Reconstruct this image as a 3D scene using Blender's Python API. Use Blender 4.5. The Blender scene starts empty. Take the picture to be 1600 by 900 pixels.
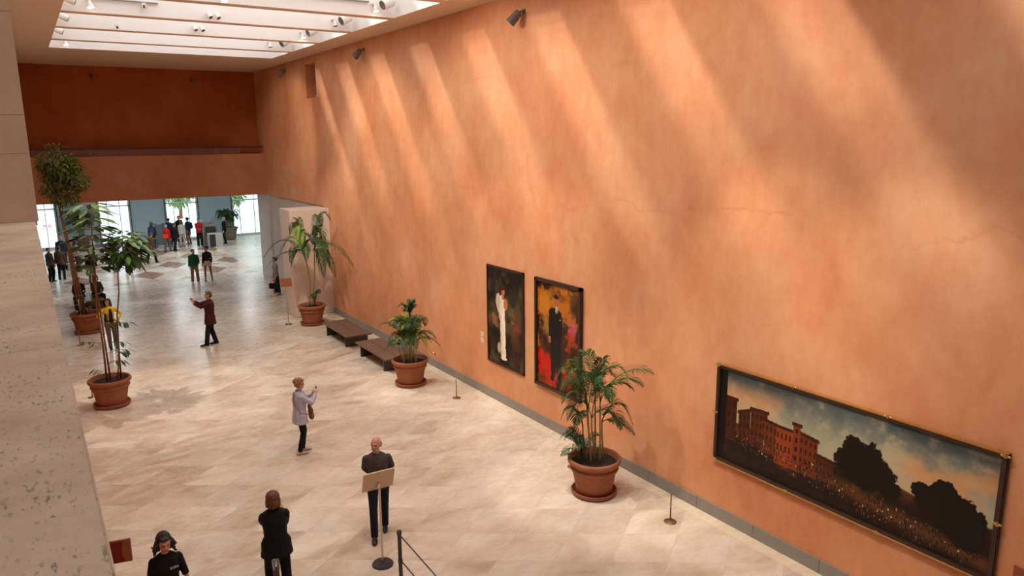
import bpy, bmesh, math, random
import numpy as np
from mathutils import Vector, Matrix, Euler
PI = math.pi
S = bpy.context.scene
COL = S.collection
rnd = random.Random(7)
V = Vector

# ------------------------------------------------------------------ materials
MATS = {}
def nt(name):
    m = bpy.data.materials.new(name); m.use_nodes = True
    t = m.node_tree; t.nodes.clear()
    o = t.nodes.new('ShaderNodeOutputMaterial'); b = t.nodes.new('ShaderNodeBsdfPrincipled')
    t.links.new(b.outputs[0], o.inputs[0])
    return m, t, b
def N(t, kind, **kw):
    n = t.nodes.new(kind)
    for k, v in kw.items():
        if k in n.inputs: n.inputs[k].default_value = v
        else: setattr(n, k, v)
    return n
def setin(b, k, v):
    if k in b.inputs: b.inputs[k].default_value = v
def rgb(c): return (c[0], c[1], c[2], 1.0)
def mat(name, col, rough=.6, var=.12, scale=8, metal=0, bump=0, bscale=40, spec=.5, coat=0, trans=0):
    if name in MATS: return MATS[name]
    m, t, b = nt(name)
    setin(b, 'Roughness', rough); setin(b, 'Metallic', metal); setin(b, 'Specular IOR Level', spec)
    setin(b, 'Coat Weight', coat)
    tc = N(t, 'ShaderNodeTexCoord')
    nz = N(t, 'ShaderNodeTexNoise', Scale=scale, Detail=4.0)
    t.links.new(tc.outputs['Object'], nz.inputs['Vector'])
    mx = N(t, 'ShaderNodeMix', data_type='RGBA')
    lo = [max(0, c*(1-var)) for c in col]; hi = [min(1, c*(1+var)) for c in col]
    mx.inputs[6].default_value = rgb(lo); mx.inputs[7].default_value = rgb(hi)
    t.links.new(nz.outputs[0], mx.inputs[0]); t.links.new(mx.outputs[2], b.inputs['Base Color'])
    if bump:
        n2 = N(t, 'ShaderNodeTexNoise', Scale=bscale, Detail=3.0)
        t.links.new(tc.outputs['Object'], n2.inputs['Vector'])
        bp = N(t, 'ShaderNodeBump', Strength=bump, Distance=.01)
        t.links.new(n2.outputs[0], bp.inputs['Height']); t.links.new(bp.outputs[0], b.inputs['Normal'])
    if trans: setin(b, 'Transmission Weight', trans)
    MATS[name] = m
    return m

def ramp(t, stops, interp='LINEAR'):
    r = N(t, 'ShaderNodeValToRGB'); cr = r.color_ramp; cr.interpolation = interp
    while len(cr.elements) > 1: cr.elements.remove(cr.elements[-1])
    cr.elements[0].position = stops[0][0]; cr.elements[0].color = rgb(stops[0][1]) if len(stops[0][1]) == 3 else stops[0][1]
    for p, c in stops[1:]:
        e = cr.elements.new(p); e.color = rgb(c)
    return r
def mathn(t, op, a, b=None, c=None):
    n = N(t, 'ShaderNodeMath', operation=op)
    for i, x in enumerate((a, b, c)):
        if x is None: continue
        if isinstance(x, (int, float)): n.inputs[i].default_value = x
        else: t.links.new(x, n.inputs[i])
    return n.outputs[0]
def mixc(t, f, a, b, mode='MIX'):
    n = N(t, 'ShaderNodeMix', data_type='RGBA', blend_type=mode)
    for sock, x in ((n.inputs[0], f), (n.inputs[6], a), (n.inputs[7], b)):
        if isinstance(x, (int, float)): sock.default_value = x
        elif isinstance(x, tuple): sock.default_value = rgb(x)
        else: t.links.new(x, sock)
    return n.outputs[2]

def wall_material(nm='orange_plaster', mul=None):
    m, t, b = nt(nm)
    tc = N(t, 'ShaderNodeTexCoord'); P = tc.outputs['Object']
    mp = N(t, 'ShaderNodeMapping'); mp.inputs['Scale'].default_value = (1, 1, .8); t.links.new(P, mp.inputs[0])
    n1 = N(t, 'ShaderNodeTexNoise', Scale=.55, Detail=6.0, Roughness=.6); t.links.new(mp.outputs[0], n1.inputs['Vector'])
    n2 = N(t, 'ShaderNodeTexNoise', Scale=3.2, Detail=7.0, Roughness=.68); t.links.new(mp.outputs[0], n2.inputs['Vector'])
    mp3 = N(t, 'ShaderNodeMapping'); mp3.inputs['Scale'].default_value = (1, 1.6, .8); t.links.new(P, mp3.inputs[0])
    n3 = N(t, 'ShaderNodeTexNoise', Scale=2.4, Detail=5.0, Roughness=.7); t.links.new(mp3.outputs[0], n3.inputs['Vector'])
    r1 = ramp(t, [(.32, (.535, .195, .085)), (.5, (.64, .29, .143)), (.68, (.70, .385, .215))])
    t.links.new(n1.outputs[0], r1.inputs[0])
    c = mixc(t, .22, r1.outputs[0], ramp_fac(t, n2.outputs[0], [(.3, (.50, .18, .08)), (.55, (.65, .31, .15)), (.8, (.72, .43, .25))]))
    c = mixc(t, .16, c, ramp_fac(t, n3.outputs[0], [(.35, (.47, .14, .06)), (.7, (.74, .41, .24))]))
    # hairline cracks that wander around two construction joints
    sx = N(t, 'ShaderNodeSeparateXYZ'); t.links.new(P, sx.inputs[0])
    n4 = N(t, 'ShaderNodeTexNoise', Scale=.5, Detail=9.0, Roughness=.66); t.links.new(P, n4.inputs['Vector'])
    n5 = N(t, 'ShaderNodeTexNoise', Scale=.9, Detail=2.0); t.links.new(P, n5.inputs['Vector'])
    for z0 in (7.95, 5.35):
        w = mathn(t, 'ADD', sx.outputs[2], mathn(t, 'MULTIPLY', mathn(t, 'SUBTRACT', n4.outputs[0], .5), 1.3))
        d = mathn(t, 'ABSOLUTE', mathn(t, 'SUBTRACT', w, z0))
        f = mathn(t, 'MULTIPLY', ramp_fac(t, d, [(0, (.8, .8, .8)), (.010, (.3, .3, .3)), (.045, (0, 0, 0))]),
                  ramp_fac(t, n5.outputs[0], [(.46, (0, 0, 0)), (.66, (.6, .6, .6))]))
        c = mixc(t, f, c, (.52, .13, .05))
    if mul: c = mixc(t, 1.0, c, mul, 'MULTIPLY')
    t.links.new(c, b.inputs['Base Color'])
    setin(b, 'Roughness', .62); setin(b, 'Specular IOR Level', .25)
    bp = N(t, 'ShaderNodeBump', Strength=.12, Distance=.02); t.links.new(n2.outputs[0], bp.inputs['Height']); t.links.new(bp.outputs[0], b.inputs['Normal'])
    return m
def ramp_fac(t, src, stops):
    r = ramp(t, stops); t.links.new(src, r.inputs[0]); return r.outputs[0]

def floor_material():
    m, t, b = nt('travertine_floor')
    tc = N(t, 'ShaderNodeTexCoord'); P = tc.outputs['Object']
    sx = N(t, 'ShaderNodeSeparateXYZ'); t.links.new(P, sx.inputs[0]); X, Y = sx.outputs[0], sx.outputs[1]
    a = mathn(t, 'ADD', mathn(t, 'DIVIDE', mathn(t, 'ADD', mathn(t, 'MULTIPLY', X, -.574), mathn(t, 'MULTIPLY', Y, .819)), .85), 40.047)
    c_ = mathn(t, 'ADD', mathn(t, 'DIVIDE', mathn(t, 'ADD', mathn(t, 'MULTIPLY', X, .574), mathn(t, 'MULTIPLY', Y, .819)), .85), 39.48)
    fa, fc = mathn(t, 'FRACT', a), mathn(t, 'FRACT', c_)
    ia, ic = mathn(t, 'FLOOR', a), mathn(t, 'FLOOR', c_)
    def edge(f): return mathn(t, 'MINIMUM', f, mathn(t, 'SUBTRACT', 1.0, f))
    e = mathn(t, 'MINIMUM', edge(fa), edge(fc))
    joint = mathn(t, 'LESS_THAN', e, .006)
    cv = N(t, 'ShaderNodeCombineXYZ'); t.links.new(ia, cv.inputs[0]); t.links.new(ic, cv.inputs[1])
    wn = N(t, 'ShaderNodeTexWhiteNoise', noise_dimensions='2D'); t.links.new(cv.outputs[0], wn.inputs['Vector'])
    # every slab has its own cut: shift the veining per slab
    off = N(t, 'ShaderNodeVectorMath', operation='SCALE'); t.links.new(wn.outputs['Color'], off.inputs[0]); off.inputs['Scale'].default_value = 1.6
    pv = N(t, 'ShaderNodeVectorMath', operation='ADD'); t.links.new(P, pv.inputs[0]); t.links.new(off.outputs[0], pv.inputs[1])
    mp = N(t, 'ShaderNodeMapping'); mp.inputs['Scale'].default_value = (1.0, 2.0, 1); mp.inputs['Rotation'].default_value = (0, 0, .6); t.links.new(pv.outputs[0], mp.inputs[0])
    n1 = N(t, 'ShaderNodeTexNoise', Scale=.5, Detail=7.0, Roughness=.53, Distortion=1.2); t.links.new(mp.outputs[0], n1.inputs['Vector'])
    n2 = N(t, 'ShaderNodeTexNoise', Scale=5.0, Detail=5.0, Roughness=.6); t.links.new(mp.outputs[0], n2.inputs['Vector'])
    col = ramp_fac(t, n1.outputs[0], [(.30, (.42, .33, .235)), (.43, (.545, .455, .355)), (.53, (.615, .54, .445)), (.68, (.70, .645, .555))])
    col = mixc(t, .10, col, ramp_fac(t, n2.outputs[0], [(.3, (.52, .41, .30)), (.6, (.74, .65, .54))]))
    tone = mathn(t, 'ADD', .90, mathn(t, 'MULTIPLY', wn.outputs['Value'], .15))
    tn = N(t, 'ShaderNodeCombineXYZ'); [t.links.new(tone, tn.inputs[i]) for i in range(3)]
    col = mixc(t, 1.0, col, tn.outputs[0], 'MULTIPLY')
    # straight border strip along the right wall
    inb = mathn(t, 'MULTIPLY', mathn(t, 'GREATER_THAN', X, 9.27), mathn(t, 'LESS_THAN', Y, 34.0))
    bl = mathn(t, 'LESS_THAN', mathn(t, 'ABSOLUTE', mathn(t, 'SUBTRACT', X, 9.27)), .007)
    yb = mathn(t, 'LESS_THAN', edge(mathn(t, 'FRACT', mathn(t, 'DIVIDE', Y, 1.2))), .005)
    joint = mathn(t, 'ADD', mathn(t, 'MULTIPLY', joint, mathn(t, 'SUBTRACT', 1.0, inb)), mathn(t, 'ADD', bl, mathn(t, 'MULTIPLY', yb, inb)))
    joint = mathn(t, 'MINIMUM', mathn(t, 'MULTIPLY', joint, ramp_fac(t, n1.outputs[0], [(.35, (.12, .12, .12)), (.65, (.5, .5, .5))])), 1.0)
    col = mixc(t, mathn(t, 'MULTIPLY', inb, .6), col, (.74, .62, .44))
    # lobby: inlaid brown diamonds
    lob = mathn(t, 'MULTIPLY', mathn(t, 'GREATER_THAN', Y, 38.4), mathn(t, 'LESS_THAN', X, 9.6))
    p = mathn(t, 'ADD', mathn(t, 'DIVIDE', X, 1.5), mathn(t, 'DIVIDE', Y, 2.7))
    q = mathn(t, 'SUBTRACT', mathn(t, 'DIVIDE', X, 1.5), mathn(t, 'DIVIDE', Y, 2.7))
    p = mathn(t, 'ADD', p, 20.3); q = mathn(t, 'ADD', q, 40.35)
    mp_ = mathn(t, 'LESS_THAN', mathn(t, 'FRACT', mathn(t, 'MULTIPLY', p, .5)), .5)
    mq_ = mathn(t, 'LESS_THAN', mathn(t, 'FRACT', mathn(t, 'MULTIPLY', q, .5)), .5)
    dark = mathn(t, 'MULTIPLY', mp_, mq_); mid = mathn(t, 'MULTIPLY', mathn(t, 'SUBTRACT', 1.0, mp_), mathn(t, 'SUBTRACT', 1.0, mq_))
    col = mixc(t, mathn(t, 'MULTIPLY', mathn(t, 'MULTIPLY', dark, lob), .85), col, (.24, .10, .055))
    col = mixc(t, mathn(t, 'MULTIPLY', mathn(t, 'MULTIPLY', mid, lob), .6), col, (.50, .30, .19))
    col = mixc(t, joint, col, (.36, .25, .16))
    # pores
    vo = N(t, 'ShaderNodeTexVoronoi', Scale=14.0); t.links.new(P, vo.inputs['Vector'])
    pr = mathn(t, 'MULTIPLY', mathn(t, 'LESS_THAN', vo.outputs['Distance'], .09), mathn(t, 'GREATER_THAN', n1.outputs[0], .52))
    col = mixc(t, mathn(t, 'MULTIPLY', pr, .35), col, (.40, .28, .18))
    t.links.new(col, b.inputs['Base Color'])
    rr = ramp_fac(t, n2.outputs[0], [(.3, (.22, .22, .22)), (.7, (.33, .33, .33))]); t.links.new(rr, b.inputs['Roughness'])
    setin(b, 'Specular IOR Level', .26)
    return m

def stone_material(name='parapet_stone'):
    m, t, b = nt(name)
    tc = N(t, 'ShaderNodeTexCoord'); P = tc.outputs['Object']
    n1 = N(t, 'ShaderNodeTexNoise', Scale=2.2, Detail=6.0, Roughness=.65); t.links.new(P, n1.inputs['Vector'])
    mp = N(t, 'ShaderNodeMapping'); mp.inputs['Scale'].default_value = (1.6, .6, 1); t.links.new(P, mp.inputs[0])
    n2 = N(t, 'ShaderNodeTexNoise', Scale=55.0, Detail=3.0, Roughness=.55); t.links.new(mp.outputs[0], n2.inputs['Vector'])
    n3 = N(t, 'ShaderNodeTexNoise', Scale=6.0, Detail=4.0); t.links.new(P, n3.inputs['Vector'])
    col = ramp_fac(t, n1.outputs[0], [(.3, (.46, .34, .245)), (.5, (.62, .49, .37)), (.7, (.76, .63, .50))])
    pit = mathn(t, 'MULTIPLY', ramp_fac(t, n2.outputs[0], [(.57, (0, 0, 0)), (.67, (1, 1, 1))]), ramp_fac(t, n3.outputs[0], [(.42, (.1, .1, .1)), (.62, (1, 1, 1))]))
    col = mixc(t, mathn(t, 'MULTIPLY', pit, .85), col, (.19, .16, .15))
    t.links.new(col, b.inputs['Base Color']); setin(b, 'Roughness', .55); setin(b, 'Specular IOR Level', .3)
    bp = N(t, 'ShaderNodeBump', Strength=.35, Distance=.004); bp.invert = True
    t.links.new(pit, bp.inputs['Height']); t.links.new(bp.outputs[0], b.inputs['Normal'])
    return m

def glass_material(name, tint):
    m = bpy.data.materials.new(name); m.use_nodes = True; t = m.node_tree; t.nodes.clear()
    o = N(t, 'ShaderNodeOutputMaterial'); tr = N(t, 'ShaderNodeBsdfTransparent'); tr.inputs[0].default_value = rgb(tint)
    gl = N(t, 'ShaderNodeBsdfGlossy'); gl.inputs['Roughness'].default_value = .02
    mx = N(t, 'ShaderNodeMixShader'); mx.inputs[0].default_value = .05
    t.links.new(tr.outputs[0], mx.inputs[1]); t.links.new(gl.outputs[0], mx.inputs[2]); t.links.new(mx.outputs[0], o.inputs[0])
    return m
def emit_material(name, col, s):
    m = bpy.data.materials.new(name); m.use_nodes = True; t = m.node_tree; t.nodes.clear()
    o = N(t, 'ShaderNodeOutputMaterial'); e = N(t, 'ShaderNodeEmission'); e.inputs[0].default_value = rgb(col); e.inputs[1].default_value = s
    t.links.new(e.outputs[0], o.inputs[0]); return m
def leaf_material(name, c1, c2, rough=.45):
    m, t, b = nt(name)
    tc = N(t, 'ShaderNodeTexCoord'); nz = N(t, 'ShaderNodeTexNoise', Scale=3.0, Detail=3.0); t.links.new(tc.outputs['Object'], nz.inputs['Vector'])
    ge = N(t, 'ShaderNodeNewGeometry')
    f = mathn(t, 'ADD', mathn(t, 'MULTIPLY', nz.outputs[0], .6), mathn(t, 'MULTIPLY', ge.outputs['Random Per Island'], .45))
    t.links.new(mixc(t, f, c1, c2), b.inputs['Base Color'])
    setin(b, 'Roughness', rough); setin(b, 'Specular IOR Level', .25)
    return m

# ------------------------------------------------------------------ objects
def link(name, me, parent=None):
    o = bpy.data.objects.new(name, me); COL.objects.link(o)
    if parent is not None: o.parent = parent
    return o
def obj(name, bm, m, parent=None, smooth=False, loc=None):
    me = bpy.data.meshes.new(name)
    bmesh.ops.recalc_face_normals(bm, faces=bm.faces)
    bm.to_mesh(me); bm.free()
    for x in (m if isinstance(m, (list, tuple)) else [m]): me.materials.append(x)
    if smooth: me.polygons.foreach_set('use_smooth', [True]*len(me.polygons))
    o = link(name, me, parent)
    if loc: o.location = loc
    return o
def tag(o, label, cat, group=None):
    o['label'] = label; o['category'] = cat
    if group: o['group'] = group
    return o
def thing(name, label, cat, loc=(0, 0, 0), rz=0, group=None):
    o = link(name, None); o.location = loc; o.rotation_euler = (0, 0, rz)
    o.empty_display_size = .1
    return tag(o, label, cat, group)
def struct(o): o['kind'] = 'structure'; return o
def BM(): return bmesh.new()
def box(bm, x0, x1, y0, y1, z0, z1, M=None, mi=0):
    vs = [bm.verts.new((x, y, z)) for z in (z0, z1) for y in (y0, y1) for x in (x0, x1)]
    if M is not None:
        for v in vs: v.co = M @ v.co
    for f in ((0, 1, 3, 2), (4, 6, 7, 5), (0, 4, 5, 1), (2, 3, 7, 6), (0, 2, 6, 4), (1, 5, 7, 3)):
        bm.faces.new([vs[i] for i in f]).material_index = mi
    return vs
def bbox(name, x0, x1, y0, y1, z0, z1, m, parent=None, bev=0):
    bm = BM(); box(bm, x0, x1, y0, y1, z0, z1)
    if bev: bmesh.ops.bevel(bm, geom=bm.edges[:], offset=bev, segments=2, affect='EDGES', profile=.7)
    return obj(name, bm, m, parent)
def frame_axes(t, ref):
    t = t.normalized(); u = ref - t*ref.dot(t)
    if u.length < 1e-4:
        ref = V((0, 0, 1)) if abs(t.z) < .9 else V((0, 1, 0)); u = ref - t*ref.dot(t)
    u.normalize(); return u, t.cross(u)
def tube(bm, pts, rad, n=10, ref=V((1, 0, 0)), cap=True, round_end=False, mi=0):
    pts = [V(p) for p in pts]; rings = []
    k = len(pts)
    for i, p in enumerate(pts):
        t = (pts[min(i+1, k-1)] - pts[max(i-1, 0)])
        if t.length < 1e-7: t = V((0, 0, 1))
        u, v = frame_axes(t, ref)
        r = rad[i] if isinstance(rad, (list, tuple)) else rad
        a, b = (r if isinstance(r, (list, tuple)) else (r, r))
        rings.append([bm.verts.new(p + u*(a*math.cos(2*PI*j/n)) + v*(b*math.sin(2*PI*j/n))) for j in range(n)])
    for A, B in zip(rings, rings[1:]):
        for j in range(n):
            bm.faces.new((A[j], A[(j+1) % n], B[(j+1) % n], B[j])).material_index = mi
    if cap:
        bm.faces.new(rings[0][::-1]).material_index = mi; bm.faces.new(rings[-1]).material_index = mi
    return rings
def lathe(bm, prof, n=32, c=(0, 0, 0), mi=0, cap=True):
    rings = [[bm.verts.new((c[0]+r*math.cos(2*PI*j/n), c[1]+r*math.sin(2*PI*j/n), c[2]+z)) for j in range(n)] for r, z in prof]
    for A, B in zip(rings, rings[1:]):
        for j in range(n): bm.faces.new((A[j], A[(j+1) % n], B[(j+1) % n], B[j])).material_index = mi
    if cap:
        bm.faces.new(rings[0][::-1]).material_index = mi; bm.faces.new(rings[-1]).material_index = mi
def ell(bm, c, r, n=14, M=None, mi=0):
    c = V(c); r = (r, r, r) if isinstance(r, (int, float)) else r
    res = bmesh.ops.create_uvsphere(bm, u_segments=n, v_segments=max(6, n//2+2), radius=1)
    for v in res['verts']:
        p = V((v.co.x*r[0], v.co.y*r[1], v.co.z*r[2]))
        if M is not None: p = M @ p
        v.co = p + c
    return res['verts']
def bez(p0, p1, p2, p3, n=8):
    p0, p1, p2, p3 = map(V, (p0, p1, p2, p3)); out = []
    for i in range(n+1):
        s = i/n; q = 1-s
        out.append(p0*q**3 + p1*3*q*q*s + p2*3*q*s*s + p3*s**3)
    return out
def text_mesh(s, size, ext=.002):
    cu = bpy.data.curves.new('txt', 'FONT'); cu.body = s; cu.size = size; cu.extrude = ext; cu.align_x = 'CENTER'
    o = bpy.data.objects.new('txt', cu); COL.objects.link(o)
    dg = bpy.context.evaluated_depsgraph_get()
    me = bpy.data.meshes.new_from_object(o.evaluated_get(dg)); bpy.data.objects.remove(o); return me
# light levels
SKY, SUN, SUNC, SUND, SUNA = 1.15, 1.0, (1.0, .97, .95), (1.15, -.72, -1.0), 4.0
WARM, LOB, EXPO, FILL = 1.05, 38.0, 1.30, 13.0
SPOTS = [(5.6, 8.0, (9.55, 6.9, 2.3), 270, 46), (5.6, 5.2, (9.55, 4.8, 2.0), 250, 46), (6.0, 14.6, (9.55, 14.8, 2.4), 180, 40), (6.0, 12.4, (9.55, 12.7, 2.2), 180, 40),
         (6.1, 10.3, (8.5, 10.0, .6), 560, 30), (4.9, 22.2, (8.6, 17.3, .5), 620, 24), (6.0, 21.0, (8.7, 27.2, 2.6), 460, 36), (1.6, 21.2, (2.3, 20.3, 0), 620, 44),
         (5.0, 11.5, (5.0, 11.5, 0), 170, 80), (5.0, 17.0, (5.0, 17.0, 0), 180, 80), (4.6, 23.0, (5, 23.0, 0), 140, 80), (5.5, 6.5, (6.5, 7, 0), 150, 80), (4.2, 22, (9.55, 22, 4.0), 330, 85), (4.0, 15.5, (9.55, 15, 5.0), 310, 90), (4, 9.0, (9.55, 10, 5.5), 240, 90), (5.0, 27.0, (9.55, 31.5, 6.0), 240, 60)]
# ------------------------------------------------------------------ room
XW, ZC, YB = 9.55, 9.70, 35.57
wallM = wall_material(); farShadeM = wall_material('orange_plaster_far_shade', (.58, .30, .16)); beamM = wall_material('orange_plaster_beam_shade', (.72, .66, .66)); floorM = floor_material(); stoneM = stone_material()  # orange plaster darkened for far wall and beam: shade put into the colour
colM = mat('column_stone', (.62, .47, .35), .6, .12, 3, bump=.15, bscale=60)
ceilM = mat('ceiling_plaster', (.70, .56, .43), .8, .05, 2)
whiteM = mat('white_baffle_plaster', (.86, .83, .81), .6, .03, 2)
greyM = mat('grey_plaster', (.52, .47, .43), .75, .08, 2)
panelM = mat('lobby_panel', (.44, .60, .66), .6, .04, 2)
darkM = mat('dark_metal', (.03, .03, .032), .35, .1)
sealM = mat('window_frame_white', (.80, .83, .84), .4, .04)
chromeM = mat('chrome', (.62, .58, .53), .22, .05, metal=1)
brassM = mat('brass', (.75, .52, .22), .3, .1, metal=1)
glassM = glass_material('clear_glass', (.93, .97, .97))
skyglassM = glass_material('warm_tinted_glazing', (1.0, .965, .92))

# floor: hall and lobby in one sheet of stone
struct(bbox('floor', -3.2, 16.2, -9, 54.2, -.2, 0, floorM))
# right wall with the slot window and the opening under the far beam
bm = BM()
def quad_wall(bm, y0, y1, z0, z1, x=XW, t=.5): box(bm, x, x+t, y0, y1, z0, z1)
for (y0, y1, z0, z1) in ((-9, 27.25, 0, 8.17), (27.25, 27.7, 0, 4.1), (27.25, 35.4, 4.1, 8.17), (-9, 27.7, 8.17, ZC), (28.95, 37.2, 8.17, ZC), (27.7, 28.95, 9.42, ZC), (35.4, 37.2, 4.1, 8.17)):
    quad_wall(bm, y0, y1, z0, z1)
struct(obj('wall_right', bm, wallM))
struct(bbox('wall_right_grey', XW+.06, XW+.5, 27.7, 35.4, 0, 4.1, greyM))
struct(bbox('wall_right_pier', XW-.02, XW+.5, 35.4, 37.3, 0, 4.1, mat('pale_concrete', (.50, .49, .46), .7, .1, 2, bump=.2)))
# slot window in the right wall
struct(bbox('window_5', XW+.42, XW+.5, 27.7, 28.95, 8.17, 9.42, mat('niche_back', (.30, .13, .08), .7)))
w5 = bpy.data.objects['window_5']
bm = BM(); box(bm, XW+.02, XW+.08, 27.72, 27.84, 8.19, 9.40); box(bm, XW+.02, XW+.08, 27.84, 28.0, 8.19, 8.23)
obj('window_frame', bm, mat('niche_frame', (.62, .52, .46), .5), w5)
bm = BM(); box(bm, XW+.09, XW+.12, 27.84, 27.98, 8.2, 9.38)
obj('pane', bm, mat('niche_pane', (.04, .04, .05), .15), w5)
# grey stone skirting
bm = BM(); y = -9.0
while y < 27.1:
    box(bm, XW-.03, XW+.02, y+.004, min(y+1.25, 27.16)-.004, 0, .225); y += 1.25
struct(obj('baseboard_right', bm, mat('skirting_stone', (.235, .215, .195), .45, .15, 5)))
# end walls
struct(bbox('wall_far', -.2, XW+.5, 36.4, 36.7, 6.0, ZC, farShadeM))
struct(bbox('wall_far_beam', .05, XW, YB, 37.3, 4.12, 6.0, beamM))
struct(bbox('wall_near', -6, XW+.5, -9.3, -9, 0, ZC, wallM))
# left: solid wall below the parapet, stone wall above it past the column
struct(bbox('wall_left', -.35, .045, -9, YB, 0, 5.80, mat('left_plaster', (.62, .36, .22), .7)))
pm = BM()
for a, b_ in ((-9, -6.4), (-6.4, -3.1), (-3.1, -.3), (-.3, 2.75), (2.75, 5.9), (5.9, 7.35)): box(pm, -.55, .05, a+.001, b_-.001, 5.80, 5.95)
bmesh.ops.bevel(pm, geom=[e for e in pm.edges if abs((e.verts[0].co-e.verts[1].co).y) > .5], offset=.006, segments=2, affect='EDGES')
struct(obj('trim_1', pm, stoneM))
cm = BM(); z = 5.95
for zt in (6.51, 6.82, 7.62, 8.45, 9.1, ZC): box(cm, -.62, .072, 7.35, 8.6, z+.002, zt-.001); z = zt
struct(obj('trim_2', cm, colM))
struct(bbox('wall_left_upper', -.35, .072, 8.6, 36.5, 5.80, ZC, colM))
struct(bbox('wall_gallery', -6.2, -6, -9, 8.7, 0, ZC, colM)); struct(bbox('wall_gallery_end', -6, -.62, 8.5, 8.7, 4.8, ZC, colM))
struct(bbox('floor_gallery', -6, -.35, -9, 8.5, 4.6, 4.85, colM))
# gallery balustrade on the far beam
gb = thing('balustrade', 'dark rail with brown panels along the far gallery edge', 'railing', (0, YB+.1, 6.0))
bm = BM(); box(bm, .08, XW-.02, -.04, .03, .27, .335); obj('handrail', bm, mat('rail_dark', (.035, .02, .016), .4), gb)
pmt = mat('rail_panel', (.20, .062, .035), .45, .1)
for k in range(9):
    x0 = .45+k*1.0
    if x0 < XW-.1:
        bm = BM(); box(bm, x0-.015, x0+.015, -.035, .02, 0, .27); obj('post', bm, mat('rail_post', (.26, .11, .075), .5), gb)
    bm = BM(); box(bm, max(.09, x0-.98), x0-.02, -.012, .008, .015, .265); obj('panel', bm, pmt, gb)

# ceiling with the long skylight well; baffles hang across it
HX0, HX1, HY0, HY1 = 1.23, 8.60, 1.2, 29.95
bm = BM()
box(bm, -6.2, HX0, -9.3, 36.7, ZC, ZC+.2); box(bm, HX1, XW+.5, -9.3, 36.7, ZC, ZC+.2)
box(bm, HX0, HX1, HY1, 36.7, ZC, ZC+.2); box(bm, HX0, HX1, -9.3, HY0, ZC, ZC+.2)
struct(obj('ceiling', bm, ceilM))
WH = 2.0
bm = BM()
box(bm, HX0-.15, HX0, HY0, HY1, ZC+.2, ZC+WH); box(bm, HX1, HX1+.15, HY0, HY1, ZC+.2, ZC+WH)
box(bm, HX0-.15, HX1+.15, HY1, HY1+.15, ZC+.2, ZC+WH); box(bm, HX0-.15, HX1+.15, HY0-.15, HY0, ZC+.2, ZC+WH)
struct(obj('trim_3', bm, whiteM))
bm = BM()   # thin white lining so the well sides read white down to the edge
box(bm, HX0, HX0+.004, HY0, HY1, ZC+.0, ZC+.2); box(bm, HX1-.004, HX1, HY0, HY1, ZC+.0, ZC+.2); box(bm, HX0, HX1, HY1-.004, HY1, ZC+.0, ZC+.2)
struct(obj('trim_4', bm, whiteM))
BY = [27.44-2.93*k for k in range(12)]
BY = [y for y in BY if y > HY0+.3]
for k, y in enumerate(BY):
    bm = BM(); box(bm, HX0+.004, HX1-.004, y, y+.34, ZC+.012, ZC+WH)
    t = thing('ceiling_baffle', ['white baffle across the skylight, farthest from the viewer', 'white baffle across the skylight, second from the far end', 'white baffle across the skylight, third from the far end', 'white baffle across the skylight, nearest one in the photo'][k] if k < 4 else 'white baffle across the skylight overhead outside the frame', 'baffle', (0, 0, 0), 0, 'skylight baffles')
    obj('baffle_board', bm, whiteM, t)
    bm = BM(); box(bm, HX0+.004, HX1-.004, y-.002, y+.342, ZC, ZC+.011); obj('soffit_strip', bm, ceilM, t)
ys = sorted(BY)
for k, (a, b_) in enumerate(zip([HY0]+[y+.34 for y in ys], ys+[HY1])):
    bm = BM(); box(bm, HX0, HX1, a, b_, ZC+WH-.03, ZC+WH-.02); struct(obj('window_%d' % (10+k), bm, skyglassM))

# lobby beyond the beam
LZ = 4.3
struct(bbox('ceiling_lobby', -3.2, 16.2, 37.3, 54.2, LZ, LZ+.2, mat('lobby_ceiling', (.6, .58, .55), .8)))
struct(bbox('wall_lobby_left', -3.3, -3.1, 37, 54.2, 0, LZ, panelM)); struct(bbox('wall_lobby_right', 16, 16.2, 37, 54.2, 0, LZ, panelM))
struct(bbox('wall_lobby_back', XW+.5, 16, 37.1, 37.3, 0, LZ, greyM)); struct(bbox('wall_lobby_back_left', -3.2, .05, 37.1, 37.3, 0, LZ, greyM))
LW = [(-3.1, -1.2, 'p'), (-1.2, 1.5, 'w'), (1.5, 3.75, 'p'), (3.75, 5.62, 'w'), (5.62, 7.68, 'p'), (7.68, 9.76, 'w'), (9.76, 11.95, 'p'), (11.95, 14.1, 'w'), (14.1, 16, 'p')]
YL = 54.0; wn_ = 0; pn = 0
for x0, x1, kd in LW:
    if kd == 'p':
        pn += 1; struct(bbox('wall_lobby_panel_%d' % pn, x0, x1, YL-.12, YL+.2, 0, LZ, panelM))
        bm = BM(); box(bm, x0-.03, x0+.03, YL-.17, YL-.10, 0, LZ); box(bm, x1-.03, x1+.03, YL-.17, YL-.10, 0, LZ); struct(obj('trim_%d' % (10+pn), bm, mat('dark_edge', (.05, .065, .07), .4)))
    else:
        wn_ += 1
        w = bpy.data.objects.new('window_%d' % wn_, None); COL.objects.link(w); struct(w)
        bm = BM()
        for a, b_ in ((x0, x0+.12), (x1-.12, x1)): box(bm, a, b_, YL-.04, YL+.06, 0, LZ)
        box(bm, x0, x1, YL-.04, YL+.06, 0, .16); box(bm, x0, x1, YL-.04, YL+.06, 2.48, 2.56)
        obj('window_frame', bm, sealM, w)
        bm = BM(); xm = (x0+x1)/2
        for a in (x0+.55, x1-.6): box(bm, a-.018, a+.018, YL-.02, YL+.03, .16, LZ)
        obj('mullion', bm, mat('mullion_grey', (.14, .17, .18), .4), w)
        bm = BM(); box(bm, x0+.12, x1-.12, YL, YL+.01, .16, LZ); obj('pane', bm, glassM, w)
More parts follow.
